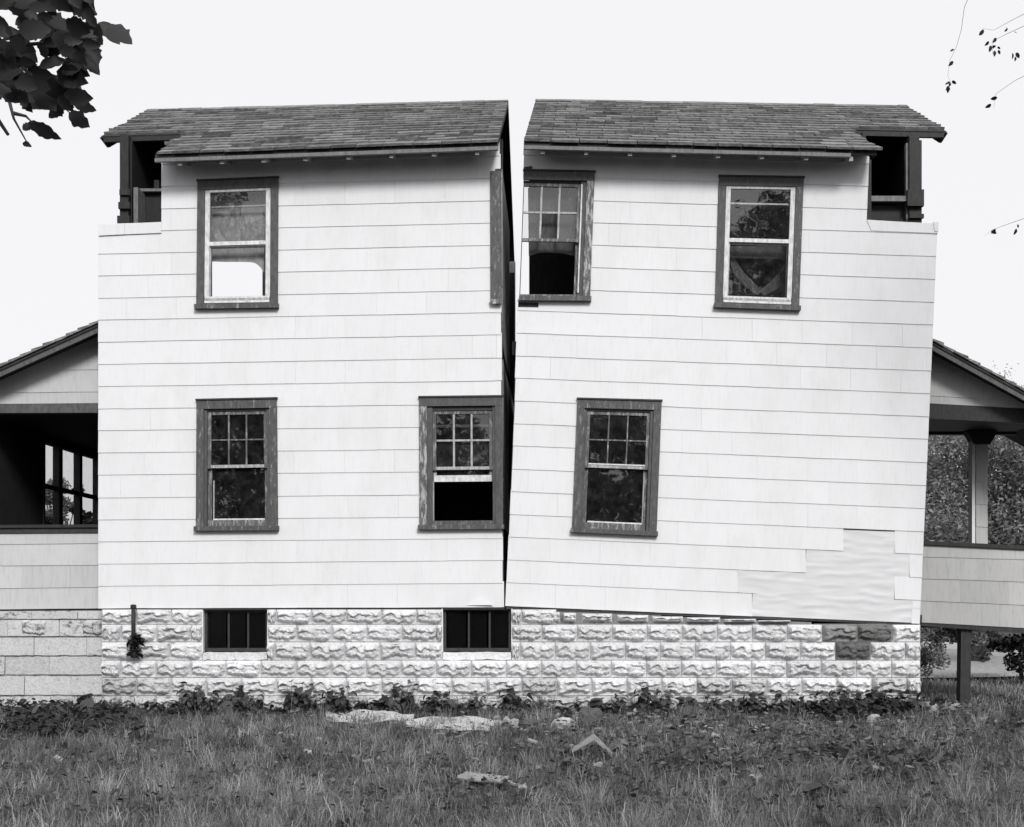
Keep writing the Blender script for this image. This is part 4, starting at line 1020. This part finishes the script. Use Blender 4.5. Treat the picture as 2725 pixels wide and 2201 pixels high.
# near tree whose branch hangs in at the top left
rq = random.Random(31)
tl = thing('broadleaf_tree', 'near tree whose dark broad leaves hang in at the top left corner', 'tree', (-3.7, -9.4, gz(-3.7, -9.4)))
mb = MB(); mb.tube([(-3.7, -9.4, -0.3), (-3.72, -9.38, 1.2), (-3.65, -9.4, 2.6), (-3.5, -9.42, 3.9), (-3.3, -9.5, 5.2)], [0.19, 0.16, 0.14, 0.11, 0.06], 12)
mb.build('trunk', 'bark', tl, True)
mb = MB(); mb.tube([(-3.55, -9.42, 3.4), (-2.9, -9.45, 4.1), (-2.3, -9.5, 4.0), (-1.95, -9.5, 3.55)], [0.07, 0.045, 0.025, 0.008], 8)
mb.tube([(-2.9, -9.45, 4.1), (-2.35, -9.5, 3.5), (-2.05, -9.5, 3.05)], [0.04, 0.02, 0.006], 7); mb.tube([(-2.4, -9.5, 4.05), (-1.9, -9.5, 3.75), (-1.72, -9.5, 3.5)], [0.03, 0.015, 0.005], 7)
rt_ = random.Random(41)
for q0, q1 in (((60, 120), (262, 100)), ((80, 60), (210, 150)), ((50, 200), (190, 215)), ((60, 180), (185, 290)), ((90, 230), (185, 300)), ((30, 300), (90, 330)), ((110, 90), (230, 190)), ((20, 250), (75, 385))):
    a, c = P(q0[0], q0[1], -9.5), P(q1[0], q1[1], -9.5); mb.tube([a, a.lerp(c, 0.5) + Vector((0, rt_.uniform(-.05, .05), rt_.uniform(-0.02, 0.04))), c], [0.008, 0.005, 0.002], 6)
mb.build('limb', 'bark', tl, True)
ls = LeafSet()
d0 = -9.5
def leaf_px(x0, y0, x1, y1, wd=0.30, tone=0.3, dy=0.0, roll=None):
    a = P(x0, y0, d0 + dy); b_ = P(x1, y1, d0 + dy); Lg = (b_ - a).length; ang = math.atan2(-(b_.z - a.z), b_.x - a.x)
    V, T = big_leaf(Lg, wd, rq.uniform(0.1, 0.4), rq.uniform(-0.15, 0.25), 0.13, rq.randint(0, 999), 12)
    M = Matrix.Translation(a) @ Matrix.Rotation(ang, 4, 'Y') @ Matrix.Rotation((math.pi / 2 + rq.uniform(-0.5, 0.5)) if roll is None else roll, 4, 'X')
    ls.add(V, T, M, tone)
explicit = [(285, 70, 352, 118, .36, .5), (262, 60, 318, 112, .3, .3), (225, 60, 278, 122, .34, .2), (190, 70, 262, 140, .3, .1), (150, 75, 262, 158, .26, .2), (175, 120, 222, 170, .3, .4),
  (212, 148, 264, 192, .3, .6), (150, 190, 236, 222, .3, .1), (165, 170, 242, 206, .28, .2), (150, 200, 218, 242, .3, .1), (140, 215, 205, 268, .28, .2), (120, 225, 190, 285, .3, .1),
  (195, 272, 254, 294, .26, .9), (183, 300, 244, 342, .28, .7), (168, 280, 130, 314, .34, .5), (74, 326, 170, 372, .17, .8), (60, 380, 84, 390, .3, .7), (60, 345, 88, 330, .4, .6),
  (75, 250, 128, 290, .34, .4), (60, 262, 82, 297, .34, .5), (62, 215, 140, 240, .3, .1), (70, 190, 150, 205, .24, .1)]
for e in explicit: leaf_px(*e, dy=rq.uniform(-0.15, 0.15))
cnt = 0
while cnt < 112:
    x, y = rq.uniform(-60, 270), rq.uniform(-60, 265)
    lim = 250 if y < 120 else (200 if y < 190 else 170)
    if x > lim: continue
    if 86 < x < 175 and 168 < y < 212 and rq.random() < 0.93: continue
    if 172 < x < 200 and 145 < y < 170: continue
    if x > 60 and y > 235 and rq.random() < 0.7: continue
    a = rq.uniform(-0.5, 1.5); ln = rq.uniform(45, 85); x1, y1 = x + ln * math.cos(a), y + ln * math.sin(a)
    if 90 < x1 < 172 and 172 < y1 < 210: continue
    if x1 > 268: continue
    leaf_px(x, y, x1, y1, rq.uniform(0.25, 0.36), rq.choice([0.0, 0.05, 0.1, 0.2, 0.35]), rq.uniform(-0.3, 0.35)); cnt += 1
for _ in range(900):          # crown overhead and out of frame, added to shade the hanging leaves
    loc = Vector((rq.gauss(-3.3, 0.75), rq.gauss(-9.5, 0.8), rq.gauss(5.0, 0.55)))
    if loc.z < 4.15 + max(0, (-9.9 - loc.y)) * 0.2: continue
    V, T = big_leaf(rq.uniform(0.08, 0.13), 0.3, 0.3, 0.2, 0.1, rq.randint(0, 99)); M = Matrix.Translation(loc) @ Matrix.Rotation(rq.uniform(0, 6.3), 4, 'Z') @ Matrix.Rotation(rq.uniform(-0.6, 0.6), 4, 'X') @ Matrix.Rotation(rq.uniform(0, 0.8), 4, 'Y')
    ls.add(V, T, M, rq.random())
ls.build('crown', 'leaf_dark', tl)

# slender tree whose thin twigs hang in at the top right
tr_ = thing('slender_tree', 'slender tree whose thin leafy twigs hang in at the top right corner', 'tree', (6.1, -3.6, gz(6.1, -3.6)))
mb = MB(); mb.tube([(6.1, -3.6, -0.2), (6.05, -3.6, 2.4), (5.9, -3.62, 4.6), (5.6, -3.65, 6.4), (5.2, -3.7, 7.6)], [0.13, 0.11, 0.085, 0.05, 0.02], 10); mb.build('trunk', 'bark', tr_, True)
mb = MB(); d1 = -3.7; ls = LeafSet()
def twig(pts, r=0.0025):
    mb.tube([P(x, y, d1) for x, y in pts], [r * (1 - 0.7 * i / (len(pts) - 1)) for i in range(len(pts))], 5)
def small(x, y, a, ln, tone=0.4):
    p = P(x, y, d1 + rq.uniform(-0.1, 0.1)); V, T = big_leaf(ln / F * (D + d1), 0.28, 0.3, 0.2, 0.05, rq.randint(0, 99))
    ls.add(V, T, Matrix.Translation(p) @ Matrix.Rotation(a, 4, 'Y') @ Matrix.Rotation(math.pi / 2 + rq.uniform(-0.7, 0.7), 4, 'X'), tone)
twig([(2600, -60), (2566, 20), (2558, 80), (2545, 125), (2528, 160), (2522, 200), (2531, 225)]); twig([(2760, 20), (2700, 50), (2645, 80), (2615, 76)]); twig([(2745, 60), (2680, 90), (2640, 110), (2642, 145)])
twig([(2790, 170), (2700, 215), (2650, 250), (2644, 290)]); twig([(2790, 560), (2700, 590), (2640, 612), (2620, 628)])
for x, y, n in ((2531, 222, 6), (2525, 160, 1), (2540, 130, 1), (2620, 80, 2), (2640, 105, 2), (2645, 125, 6), (2646, 255, 1), (2645, 283, 1), (2645, 615, 2), (2690, 80, 3), (2700, 150, 3), (2700, 600, 2)):
    for _ in range(n): small(x + rq.uniform(-12, 12), y + rq.uniform(-10, 10), rq.uniform(0.2, 2.9), rq.uniform(9, 19), rq.random() * 0.6)
limbs = [((5.9, -3.62, 4.6), (4.9, -3.7, 6.9), (4.0, -3.7, 7.0)), ((5.6, -3.65, 6.2), (4.9, -3.75, 7.5), (3.9, -3.7, 7.6))]
for l in limbs: mb.tube(l, [0.05, 0.03, 0.008], 6)
mb.build('twigs', 'bark', tr_, True)
for _ in range(1500):
    loc = Vector((rq.gauss(5.4, 0.8), rq.gauss(-3.8, 0.8), rq.gauss(7.8, 0.7)))
    if loc.z < 6.6 or (loc.x - 0.0) / (loc.y + D) * F + CX < 2740 and loc.z < CZ + (HZ + 30) / F * (loc.y + D): continue
    V, T = big_leaf(rq.uniform(0.05, 0.08), 0.28, 0.3, 0.2, 0.05, rq.randint(0, 99)); ls.add(V, T, Matrix.Translation(loc) @ Matrix.Rotation(rq.uniform(0, 6.3), 4, 'Z') @ Matrix.Rotation(rq.uniform(-0.7, 0.7), 4, 'X'), rq.random())
ls.build('crown', 'leaf_dark', tr_)

# trees and shrubs behind the house
tree('tree', 'leafy grey-green tree filling the opening of the right porch', (8.1, 9.2, 0.2), 5.2, 2.5, 1.1, 52000, 0.095, 'leaf_soft', 51, nclump=70, trunk_r=0.14)
tree('tree', 'thin-topped tree rising behind the right porch roof', (9.9, 13.5, 0.2), 7.0, 1.6, 2.0, 2200, 0.055, 'leaf_pale', 52, nclump=40, trunk_r=0.15)
tree('bush', 'dense bush seen under the right porch beside its stilt', (6.15, 4.2, 0.15), 1.45, 0.6, 0.05, 3600, 0.075, 'leaf_mid', 53, cat='bush', nclump=16, trunk_r=0.03)
tree('bush', 'dark ivy-like bush behind the stilt under the right porch', (7.0, 3.9, 0.15), 1.7, 0.55, 0.0, 4000, 0.08, 'leaf_dark', 54, cat='bush', nclump=18, trunk_r=0.03)
tree('tree', 'small pale tree seen through the left panes of the porch window', (-10.8, 11.5, 0.0), 4.5, 0.75, 0.2, 6000, 0.09, 'leaf_pale', 56, nclump=18, trunk_r=0.07)
tree('bush', 'dark bush seen through the middle panes of the porch window', (-8.1, 6.2, 0.0), 3.7, 0.5, 0.2, 2600, 0.09, 'leaf_dark', 57, cat='bush', nclump=12, trunk_r=0.04)
tree('bush', 'pale bush seen through the right pane of the porch window', (-10.2, 12.6, 0.0), 3.9, 0.8, 0.1, 4000, 0.09, 'leaf_pale', 58, cat='bush', nclump=12, trunk_r=0.04)
# trees across the yard, behind the camera: seen mirrored in the window panes
tree('tree', 'big tree mirrored in the panes of the upper right window', (7.9, -27, -0.3), 16.6, 4.3, 6.0, 10000, 0.34, 'leaf_mid', 61, nclump=46, trunk_r=0.3)
tree('tree', 'big tree mirrored in the panes of the upper left window', (-10.6, -27, -0.3), 17.0, 4.2, 0.5, 14000, 0.34, 'leaf_mid', 62, nclump=50, trunk_r=0.3)
tree('tree', 'tree mirrored in the dark panes of the lower middle window', (-3.2, -28, -0.3), 9.0, 4.0, 0.6, 9000, 0.34, 'leaf_mid', 63, nclump=34, trunk_r=0.28)
tree('tree', 'tree mirrored in the dark panes of the lower right window', (3.8, -29, -0.3), 9.5, 4.0, 0.6, 9000, 0.34, 'leaf_mid', 64, nclump=34, trunk_r=0.28)

rng = np.random.default_rng(71); NW = 17000           # tree band added unseen behind the camera to block low sky
wx = rng.uniform(-48, 48, NW); topz = 9.5 + 3.0 * np.sin(wx * 0.33) + 1.6 * np.sin(wx * 1.1 + 1); wz = -0.3 + topz * rng.uniform(0, 1, NW) ** 0.9; wy = -38 + rng.normal(0, 1.6, NW)
V, T = leaves(np.stack([wx, wy, wz], 1), 0.62, rng)
tag(mesh_np('sky_block_trees', V, T, np.clip(rng.normal(0.35, 0.25, NW), 0, 1).repeat(4), 'leaf_mid'), 'added tree band out of view, blocking low sky and mirrored in the lower panes', 'wood', kind='stuff')
tree('bush', 'pale bush just right of the foundation end, under the porch', (5.35, 3.6, 0.1), 1.2, 0.5, 0.0, 3000, 0.05, 'leaf_pale', 59, cat='bush', nclump=16, trunk_r=0.02)

# ---- grass
def gzv(x, y): return np.array([gz(a, b_) for a, b_ in zip(x, y)])
def blades(n, rng, x, y, h, w, curl, z=None, la=None):
    z = gzv(x, y) if z is None else z; az = rng.uniform(0, 2 * np.pi, n); dx, dy = np.cos(az), np.sin(az); la = rng.uniform(0, 2 * np.pi, n) if la is None else la
    ln = curl * h; lx, ly_ = np.cos(la) * ln, np.sin(la) * ln
    B0 = np.stack([x - dx * w, y - dy * w, z - 0.01], 1); B1 = np.stack([x + dx * w, y + dy * w, z - 0.01], 1)
    M0 = np.stack([x + lx * 0.3 - dx * w * 0.8, y + ly_ * 0.3 - dy * w * 0.8, z + h * 0.6], 1); M1 = np.stack([x + lx * 0.3 + dx * w * 0.8, y + ly_ * 0.3 + dy * w * 0.8, z + h * 0.6], 1)
    T_ = np.stack([x + lx, y + ly_, z + h * (1.05 - 0.45 * curl)], 1)
    V = np.stack([B0, B1, M1, M0, T_], 1).reshape(-1, 3); i = np.arange(n)[:, None] * 5
    T = np.concatenate([i + np.array([[0, 1, 2]]), i + np.array([[0, 2, 3]]), i + np.array([[3, 2, 4]])], 1).reshape(-1, 3); return V, T
rng = np.random.default_rng(5)
NT = 11000                       # tufts, each of about twenty blades leaning outward
td = 6.7 + 7.35 * rng.uniform(0, 1, NT) ** 0.95; tx = rng.uniform(-0.56, 0.50, NT) * td; ty = np.minimum(td - D, -0.05)
pat = np.array([noise.noise(Vector((a * 0.8, b_ * 1.0, 2.0))) for a, b_ in zip(tx, ty)]); pat2 = np.array([noise.noise(Vector((a * 2.6, b_ * 2.6, 8.0))) for a, b_ in zip(tx, ty)])
tn = np.clip(0.40 + 0.45 * pat + 0.55 * pat2 + rng.normal(0, 0.16, NT) + 0.20 * np.clip(-ty / 6.0, 0, 1) - 0.08, 0, 1)
th_ = (0.035 + 0.13 * rng.uniform(0, 1, NT) ** 2.2) * (1 + 0.9 * np.clip(pat2 + 0.5 * pat, -0.7, 1)) * np.where(ty > -0.6, 0.7, 1)
cntb = np.where(pat2 + 0.3 * rng.normal(size=NT) < -0.38, 4, rng.integers(12, 32, NT)); idx = np.repeat(np.arange(NT), cntb); N = len(idx)
off = rng.normal(0, 1, (N, 2)) * rng.uniform(0.008, 0.035, NT)[idx][:, None]
x = tx[idx] + off[:, 0]; y = np.minimum(ty[idx] + off[:, 1], -0.03); la = np.arctan2(off[:, 1], off[:, 0]) + rng.normal(0, 0.7, N)
V, T = blades(N, rng, x, y, th_[idx] * rng.uniform(0.5, 1.4, N), rng.uniform(0.0015, 0.0034, N), rng.uniform(0.2, 1.3, N), la=la)
tag(mesh_np('grass', V, T, np.clip(tn[idx] + rng.normal(0, 0.14, N), 0, 1).repeat(5), 'grass'), 'rough uncut grass covering the yard before the house', 'grass', kind='stuff')
NB = 2600; bx = rng.uniform(-5.6, 4.6, NB); kb = np.array([noise.noise(Vector((a * 2.3, 1.0, 6.0))) for a in bx]); bx = bx[kb > 0.0]; NB = len(bx)
V, T = blades(NB, rng, bx, -0.05 - np.abs(rng.normal(0, 0.12, NB)), rng.uniform(0.1, 0.34, NB), rng.uniform(0.0018, 0.004, NB), rng.uniform(0.1, 0.9, NB))
tag(mesh_np('tall_grass', V, T, np.clip(rng.normal(0.3, 0.2, NB), 0, 1).repeat(5), 'grass'), 'taller grass growing up against the foundation', 'grass', kind='stuff')
NT = 5200
td = 6.8 + 6.4 * rng.uniform(0, 1, NT) ** 1.5; tx = rng.uniform(-0.54, 0.48, NT) * td; ty = td - D
keep = np.array([noise.noise(Vector((a * 0.9, b_ * 1.2, 12.0))) + 0.35 * noise.noise(Vector((a * 4, b_ * 4, 2.0))) for a, b_ in zip(tx, ty)]) > -0.02
tx, ty = tx[keep], ty[keep]; NT = len(tx); idx = np.repeat(np.arange(NT), rng.integers(3, 20, NT)); N = len(idx)
lt = rng.uniform(0, 6.3, NT); x = tx[idx] + rng.normal(0, 0.035, N); y = ty[idx] + rng.normal(0, 0.035, N)
V, T = blades(N, rng, x, y, (0.06 + 0.24 * rng.uniform(0, 1, NT) ** 1.6)[idx] * rng.uniform(0.6, 1.2, N), rng.uniform(0.0010, 0.0019, N), rng.uniform(0.2, 1.4, N), la=lt[idx] + rng.normal(0, 0.9, N))
tag(mesh_np('dry_grass', V, T, np.clip(rng.uniform(0, 1, NT)[idx] + rng.normal(0, 0.15, N), 0, 1).repeat(5), 'straw'), 'pale dry grass stalks standing among the green grass', 'grass', kind='stuff')
N = 15000
x = rng.uniform(4.35, 13, N); y = rng.uniform(-0.2, 5.2, N) ** 1.0; V, T = blades(N, rng, x, y, rng.uniform(0.04, 0.13, N), rng.uniform(0.003, 0.006, N), rng.uniform(0.3, 1.2, N))
tag(mesh_np('grass', V, T, np.clip(rng.normal(0.8, 0.2, N), 0, 1).repeat(5), 'grass'), 'grass beyond and under the raised right porch', 'grass', kind='stuff')

# creeping leaves among the grass, thick at the right
LS = LeafSet(); rq = random.Random(17)
def ground_leaf(x, y, size, tone):
    V, T = big_leaf(size, rq.uniform(0.28, 0.45), rq.uniform(0, 0.4), rq.uniform(0, 0.5), 0.08, rq.randint(0, 40))
    LS.add(V, T, Matrix.Translation((x, y, gz(x, y) + rq.uniform(0.02, 0.14))) @ Matrix.Rotation(rq.uniform(0, 6.3), 4, 'Z') @ Matrix.Rotation(rq.uniform(-0.7, 0.5), 4, 'Y') @ Matrix.Rotation(rq.uniform(-0.6, 0.6), 4, 'X'), tone)
for _ in range(2600):
    g = ground_at(min(max(rq.gauss(2150, 330), 1500), 2800), rq.uniform(1885, 2080) if rq.random() < 0.8 else rq.uniform(1885, 2190)); ground_leaf(g.x, g.y, rq.uniform(0.03, 0.085), min(1, max(0, rq.gauss(0.42, 0.25))))
for _ in range(5200):
    g = ground_at(rq.uniform(-20, 2740), rq.uniform(1885, 2200)); ground_leaf(g.x, g.y, rq.uniform(0.02, 0.055), min(1, max(0, rq.gauss(0.5, 0.28))))
for _ in range(1400):
    g = ground_at(rq.gauss(2290, 90), rq.gauss(1900, 12)); V, T = big_leaf(rq.uniform(0.05, 0.1), rq.uniform(0.28, 0.45), rq.uniform(0, 0.4), rq.uniform(0, 0.5), 0.08, rq.randint(0, 40)); g.y = min(g.y, -0.05)
    LS.add(V, T, Matrix.Translation((g.x, g.y, gz(g.x, g.y) + abs(rq.gauss(0.05, 0.08)))) @ Matrix.Rotation(rq.uniform(0, 6.3), 4, 'Z') @ Matrix.Rotation(rq.uniform(-0.9, 0.7), 4, 'Y') @ Matrix.Rotation(rq.uniform(-0.8, 0.8), 4, 'X'), max(0, rq.gauss(0.04, 0.08)))
for _ in range(2200):
    g = ground_at(rq.gauss(160, 110), rq.uniform(1880, 1975)); ground_leaf(g.x, g.y, rq.uniform(0.04, 0.09), max(0, rq.gauss(0.08, 0.1)))
for _ in range(1700):
    g = ground_at(rq.uniform(260, 2460), rq.gauss(1895, 9)); ground_leaf(g.x, min(g.y, -0.03), rq.uniform(0.03, 0.08), max(0, rq.gauss(0.18, 0.15)))
tag(LS.build('ground_cover', 'weed'), 'low creeping leaves among the grass, thickest before the right end of the foundation', 'ground cover', kind='stuff')

# weeds along the wall
def weed_proto(seed, h, n, lsz, up):
    rq = random.Random(seed); V = []; T = []; t_ = []; k = 0; mbs = MB()
    for i in range(n):
        a = rq.uniform(0, 6.3); s = rq.uniform(0.25, 1); r = (1 - up) * rq.uniform(0.3, 1) * h * 0.9; p = Vector((math.cos(a) * r * s, math.sin(a) * r * s, h * s * rq.uniform(0.75, 1.05)))
        mbs.tube([(0, 0, -0.03), (p.x * 0.4, p.y * 0.4, p.z * 0.7), tuple(p)], [0.004, 0.003, 0.0015], 4)
        v, f = big_leaf(lsz * rq.uniform(0.6, 1.25), rq.uniform(0.3, 0.46), rq.uniform(0.1, 0.4), rq.uniform(0.1, 0.6), 0.07, rq.randint(0, 50))
        M = np.array(Matrix.Translation(p) @ Matrix.Rotation(a + rq.uniform(-0.7, 0.7), 4, 'Z') @ Matrix.Rotation(rq.uniform(-0.5, 0.9), 4, 'Y') @ Matrix.Rotation(rq.uniform(-0.5, 0.5), 4, 'X'))
        V.append(v @ M[:3, :3].T + M[:3, 3]); T.append(f + k); k += len(v); t_.append(np.full(len(v), max(0, min(1, rq.gauss(0.35, 0.2)))))
    V = np.concatenate(V); T = np.concatenate(T); t_ = np.concatenate(t_)
    fol = mesh_np('leaves', V, T, t_, 'weed').data; st = bpy.data.meshes.new('stems'); st.from_pydata(mbs.v, [], mbs.f); st.materials.append(MATS['bark'])
    bpy.data.objects.remove(bpy.data.objects['leaves']); return fol, st
protos = [weed_proto(101, 0.20, 16, 0.12, 0.3), weed_proto(102, 0.30, 18, 0.10, 0.6), weed_proto(103, 0.16, 14, 0.15, 0.1), weed_proto(104, 0.40, 26, 0.085, 0.7)]
def weed(px, py, k, sc, label, group=None, rot=None):
    g = ground_at(px, py); g.y = min(g.y, -0.12)
    w = thing('weed', label, 'weed', (g.x, g.y, gz(g.x, g.y)), group=group)
    w.rotation_euler = (0, 0, rq.uniform(0, 6.3) if rot is None else rot); w.scale = (sc,) * 3
    for nm, me in (('leaves', protos[k][0]), ('stems', protos[k][1])):
        o = bpy.data.objects.new(nm, me); COL.objects.link(o); o.parent = w
ORD = 'first second third fourth fifth sixth seventh eighth ninth tenth eleventh twelfth thirteenth fourteenth fifteenth'.split()
for xs0, xs1, st, place in ((470, 770, 34, 'below the left cellar window'), (790, 1050, 42, 'between the two cellar windows'), (1160, 1420, 40, 'below the right cellar window'), (1600, 2440, 58, 'before the right part of the foundation')):
    for i, px in enumerate(range(xs0, xs1, st)):
        weed(px + rq.uniform(-9, 9), 1893 + rq.uniform(-3, 12), rq.choice([0, 1, 1, 2, 3]), rq.uniform(0.6, 1.25), '%s from left of the broadleaf weeds %s' % (ORD[i], place), 'weeds along the foundation')
weed(1085, 1895, 3, 1.05, 'tallest bushy seedling standing against the middle of the foundation')
weed(1040, 1900, 1, 1.1, 'bushy weed just left of the tallest seedling by the foundation', None)
weed(1150, 1897, 1, 0.95, 'bushy weed just right of the tallest seedling by the foundation', None)
weed(640, 1895, 1, 1.15, 'upright leafy weed below the left cellar window', None)
weed(845, 1898, 3, 0.75, 'tall weed standing left of the pale sheet on the ground', None)
weed(235, 1905, 2, 1.5, 'large spreading fern-like weed below the left porch wall', None)
weed(130, 1925, 0, 1.3, 'dark spreading weed at the far left below the porch', None)
weed(2400, 1895, 0, 1.35, 'dark clump of weeds at the right end of the foundation', None)
weed(2280, 1890, 2, 1.4, 'dark low weed before the patched grey blocks', None)
weed(2180, 2150, 2, 1.1, 'broad weed in the grass near the lower right corner', None)
weed(2000, 1905, 1, 1.0, 'upright weed before the right part of the foundation', None)

# ------------------------------------------------------------------ litter in the grass
def slab_thing(name, label, cat, px, py, Lx, Ly, th, rz, tilt, mat, seed, wav=0.02, lift=0.03, nxg=14, nyg=6, shape=None):
    g = ground_at(px, py); top, n = [], 0; mb = MB()
    def hh(s, t_): return wav * noise.noise(Vector((s * 3 + seed, t_ * 2, seed * 1.7)))
    for lay in (0, 1):
        for j in range(nyg + 1):
            for i in range(nxg + 1):
                s, t_ = i / nxg, j / nyg; wsc = shape(s) if shape else 1
                mb.v.append(((s - 0.5) * Lx, (t_ - 0.5) * Ly * wsc + 0.03 * noise.noise(Vector((s * 5, t_ * 5, seed))) * min(Ly, 0.3), hh(s, t_) - lay * th))
    W_ = nxg + 1; S = W_ * (nyg + 1)
    for j in range(nyg):
        for i in range(nxg): a = j * W_ + i; mb.f += [[a, a + 1, a + W_ + 1, a + W_], [S + a + W_, S + a + W_ + 1, S + a + 1, S + a]]
    per = [i for i in range(W_)] + [j * W_ + nxg for j in range(1, nyg + 1)] + [nyg * W_ + i for i in range(nxg - 1, -1, -1)] + [j * W_ for j in range(nyg - 1, 0, -1)]
    for a, b_ in zip(per, per[1:] + per[:1]): mb.f.append([b_, a, S + a, S + b_])
    o = mb.build(name, mat); o.location = (g.x, g.y, g.z + lift); o.rotation_euler = (tilt[0], tilt[1], rz); tag(o, label, cat); return o
lens = lambda s: 0.25 + 0.75 * math.sin(math.pi * min(max(s, 0.02), 0.98)) ** 0.6
slab_thing('torn_sheet', 'pale torn sheet arched over the grass, left of the longer one', 'sheet', 985, 1925, 0.95, 0.36, 0.006, 0.05, (0.12, 0.05), 'sheet_pale', 2.2, 0.13, 0.075, shape=lens)
slab_thing('torn_sheet', 'long pale torn sheet lying in the grass before the middle of the foundation', 'sheet', 1230, 1945, 1.15, 0.50, 0.006, -0.03, (0.16, 0.02), 'sheet_pale', 5.9, 0.06, 0.075, shape=lens)
slab_thing('curved_scrap', 'small pale curved scrap right of the long torn sheet', 'scrap', 1350, 1945, 0.24, 0.10, 0.012, 0.1, (0.35, 0), 'stone_pale', 3.1, 0.08, 0.09, shape=lens)
slab_thing('plank', 'pale broken plank lying in the grass near the bottom edge', 'plank', 1285, 2098, 0.36, 0.15, 0.012, -0.35, (0.16, 0.05), 'plank_pale', 1.1, 0.012, 0.085, 8, 4)
for i, (px, py, s, lab) in enumerate(((155, 2050, 0.09, 'white paper scrap in the grass at the far left'), (820, 2030, 0.07, 'small pale scrap in the grass below the left torn sheet'), (1885, 1962, 0.09, 'pale scrap in the grass before the right part of the foundation'),
        (1905, 1985, 0.10, 'flat pale scrap just below another one in the grass at the right'), (1370, 2122, 0.07, 'pale chip of rubble beside the broken plank'), (1345, 2110, 0.06, 'small rubble chip next to the broken plank'), (1390, 2130, 0.06, 'lowest rubble chip near the broken plank'),
        (1690, 1915, 0.05, 'white chip standing in the weeds right of the dark stump'), (2010, 2105, 0.08, 'tiny pale scrap in the grass at the lower right'))):
    slab_thing('scrap', lab, 'scrap', px, py, s, s * 0.7, 0.012, rq.uniform(0, 3), (rq.uniform(0.2, 0.7), rq.uniform(-0.3, 0.3)), 'stone_pale', i * 1.3, 0.03, 0.10, 5, 4)
# bent board like a small roof
g = ground_at(1575, 2025); mb = MB()
mb.hexa([(-0.17, -0.07, 0.0), (0.02, -0.08, 0.11), (0.02, 0.10, 0.13), (-0.15, 0.12, 0.02)], [(-0.17, -0.07, -0.012), (0.02, -0.08, 0.096), (0.02, 0.10, 0.116), (-0.15, 0.12, 0.006)])
mb.hexa([(0.022, -0.08, 0.11), (0.17, -0.10, -0.03), (0.19, 0.02, -0.03), (0.022, 0.10, 0.13)], [(0.02, -0.08, 0.094), (0.155, -0.10, -0.035), (0.175, 0.02, -0.035), (0.02, 0.10, 0.114)])
o = mb.build('bent_board', 'plank_pale'); o.location = (g.x, g.y, g.z + 0.09); tag(o, 'bent grey board standing like a small tent in the grass', 'board')
def stone(name, label, cat, px, py, sx, sy, sz, mat, seed, lift=0.0):
    g = ground_at(px, py); mb = MB(); nu, nv = 14, 8
    for j in range(nv + 1):
        for i in range(nu):
            th, ph = math.pi * j / nv, 2 * math.pi * i / nu; v = Vector((math.sin(th) * math.cos(ph), math.sin(th) * math.sin(ph), math.cos(th)))
            v = Vector([math.copysign(abs(c) ** 0.75, c) for c in v]); r_ = 1 + 0.28 * noise.noise(v * 1.8 + Vector((seed, 0, 0))) + 0.1 * noise.noise(v * 5 + Vector((seed, 3, 0)))
            mb.v.append((v.x * sx * r_, v.y * sy * r_, v.z * sz * r_))
    for j in range(nv):
        for i in range(nu): mb.f.append([j * nu + i, (j + 1) * nu + i, (j + 1) * nu + (i + 1) % nu, j * nu + (i + 1) % nu])
    o = mb.build(name, mat); o.location = (g.x, g.y, g.z + sz * 0.6 + lift); o.rotation_euler = (0, 0, seed); tag(o, label, cat); return o
stone('stump', 'dark rounded stump standing in the weeds before the foundation', 'stump', 1572, 1935, 0.14, 0.13, 0.13, 'rubble', 1.5)
stone('rock', 'dark rock right of the small curved scrap', 'rock', 1410, 1945, 0.12, 0.1, 0.07, 'rubble', 2.4)
stone('rock', 'mottled rock between the dark rock and the stump', 'rock', 1500, 1945, 0.13, 0.1, 0.085, 'sheet_pale', 3.7)
stone('rock', 'pale square stone in the weeds before the right end of the foundation', 'rock', 2325, 1936, 0.10, 0.06, 0.05, 'stone_pale', 4.2, 0.06)
stone('rock', 'pale rock at the corner right of the foundation', 'rock', 2470, 1905, 0.12, 0.09, 0.07, 'stone_pale', 5.1, 0.04)
stone('rock', 'pale flat rock beside the stilt of the right porch', 'rock', 2530, 1898, 0.13, 0.09, 0.05, 'stone_pale', 6.3, 0.04)
# crumbs of plaster and splinters trodden into the grass
mb = MB(); rq = random.Random(77)
for _ in range(420):
    px = rq.gauss(1900, 420) if rq.random() < 0.6 else rq.uniform(0, 2725)
    g = ground_at(min(max(px, -40), 2760), 1905 + abs(rq.gauss(0, 75))); a = rq.uniform(0, 3.1); l, w, t_ = rq.uniform(0.012, 0.05), rq.uniform(0.01, 0.03), rq.uniform(0.004, 0.015)
    u = Vector((math.cos(a), math.sin(a), rq.uniform(-0.3, 0.3))) * l; v = Vector((-math.sin(a), math.cos(a), rq.uniform(-0.3, 0.3))) * w; n = Vector((0, 0, t_)); g = g + Vector((0, 0, rq.uniform(0.03, 0.08)))
    mb.hexa([g - u - v, g + u - v * 0.6, g + u * 0.8 + v, g - u + v * 0.7], [p + n for p in (g - u - v, g + u - v * 0.6, g + u * 0.8 + v, g - u + v * 0.7)])
tag(mb.build('rubble_crumbs', 'plank_pale'), 'crumbs of plaster and splinters strewn in the grass', 'rubble', kind='stuff')
bpy.context.view_layer.update()
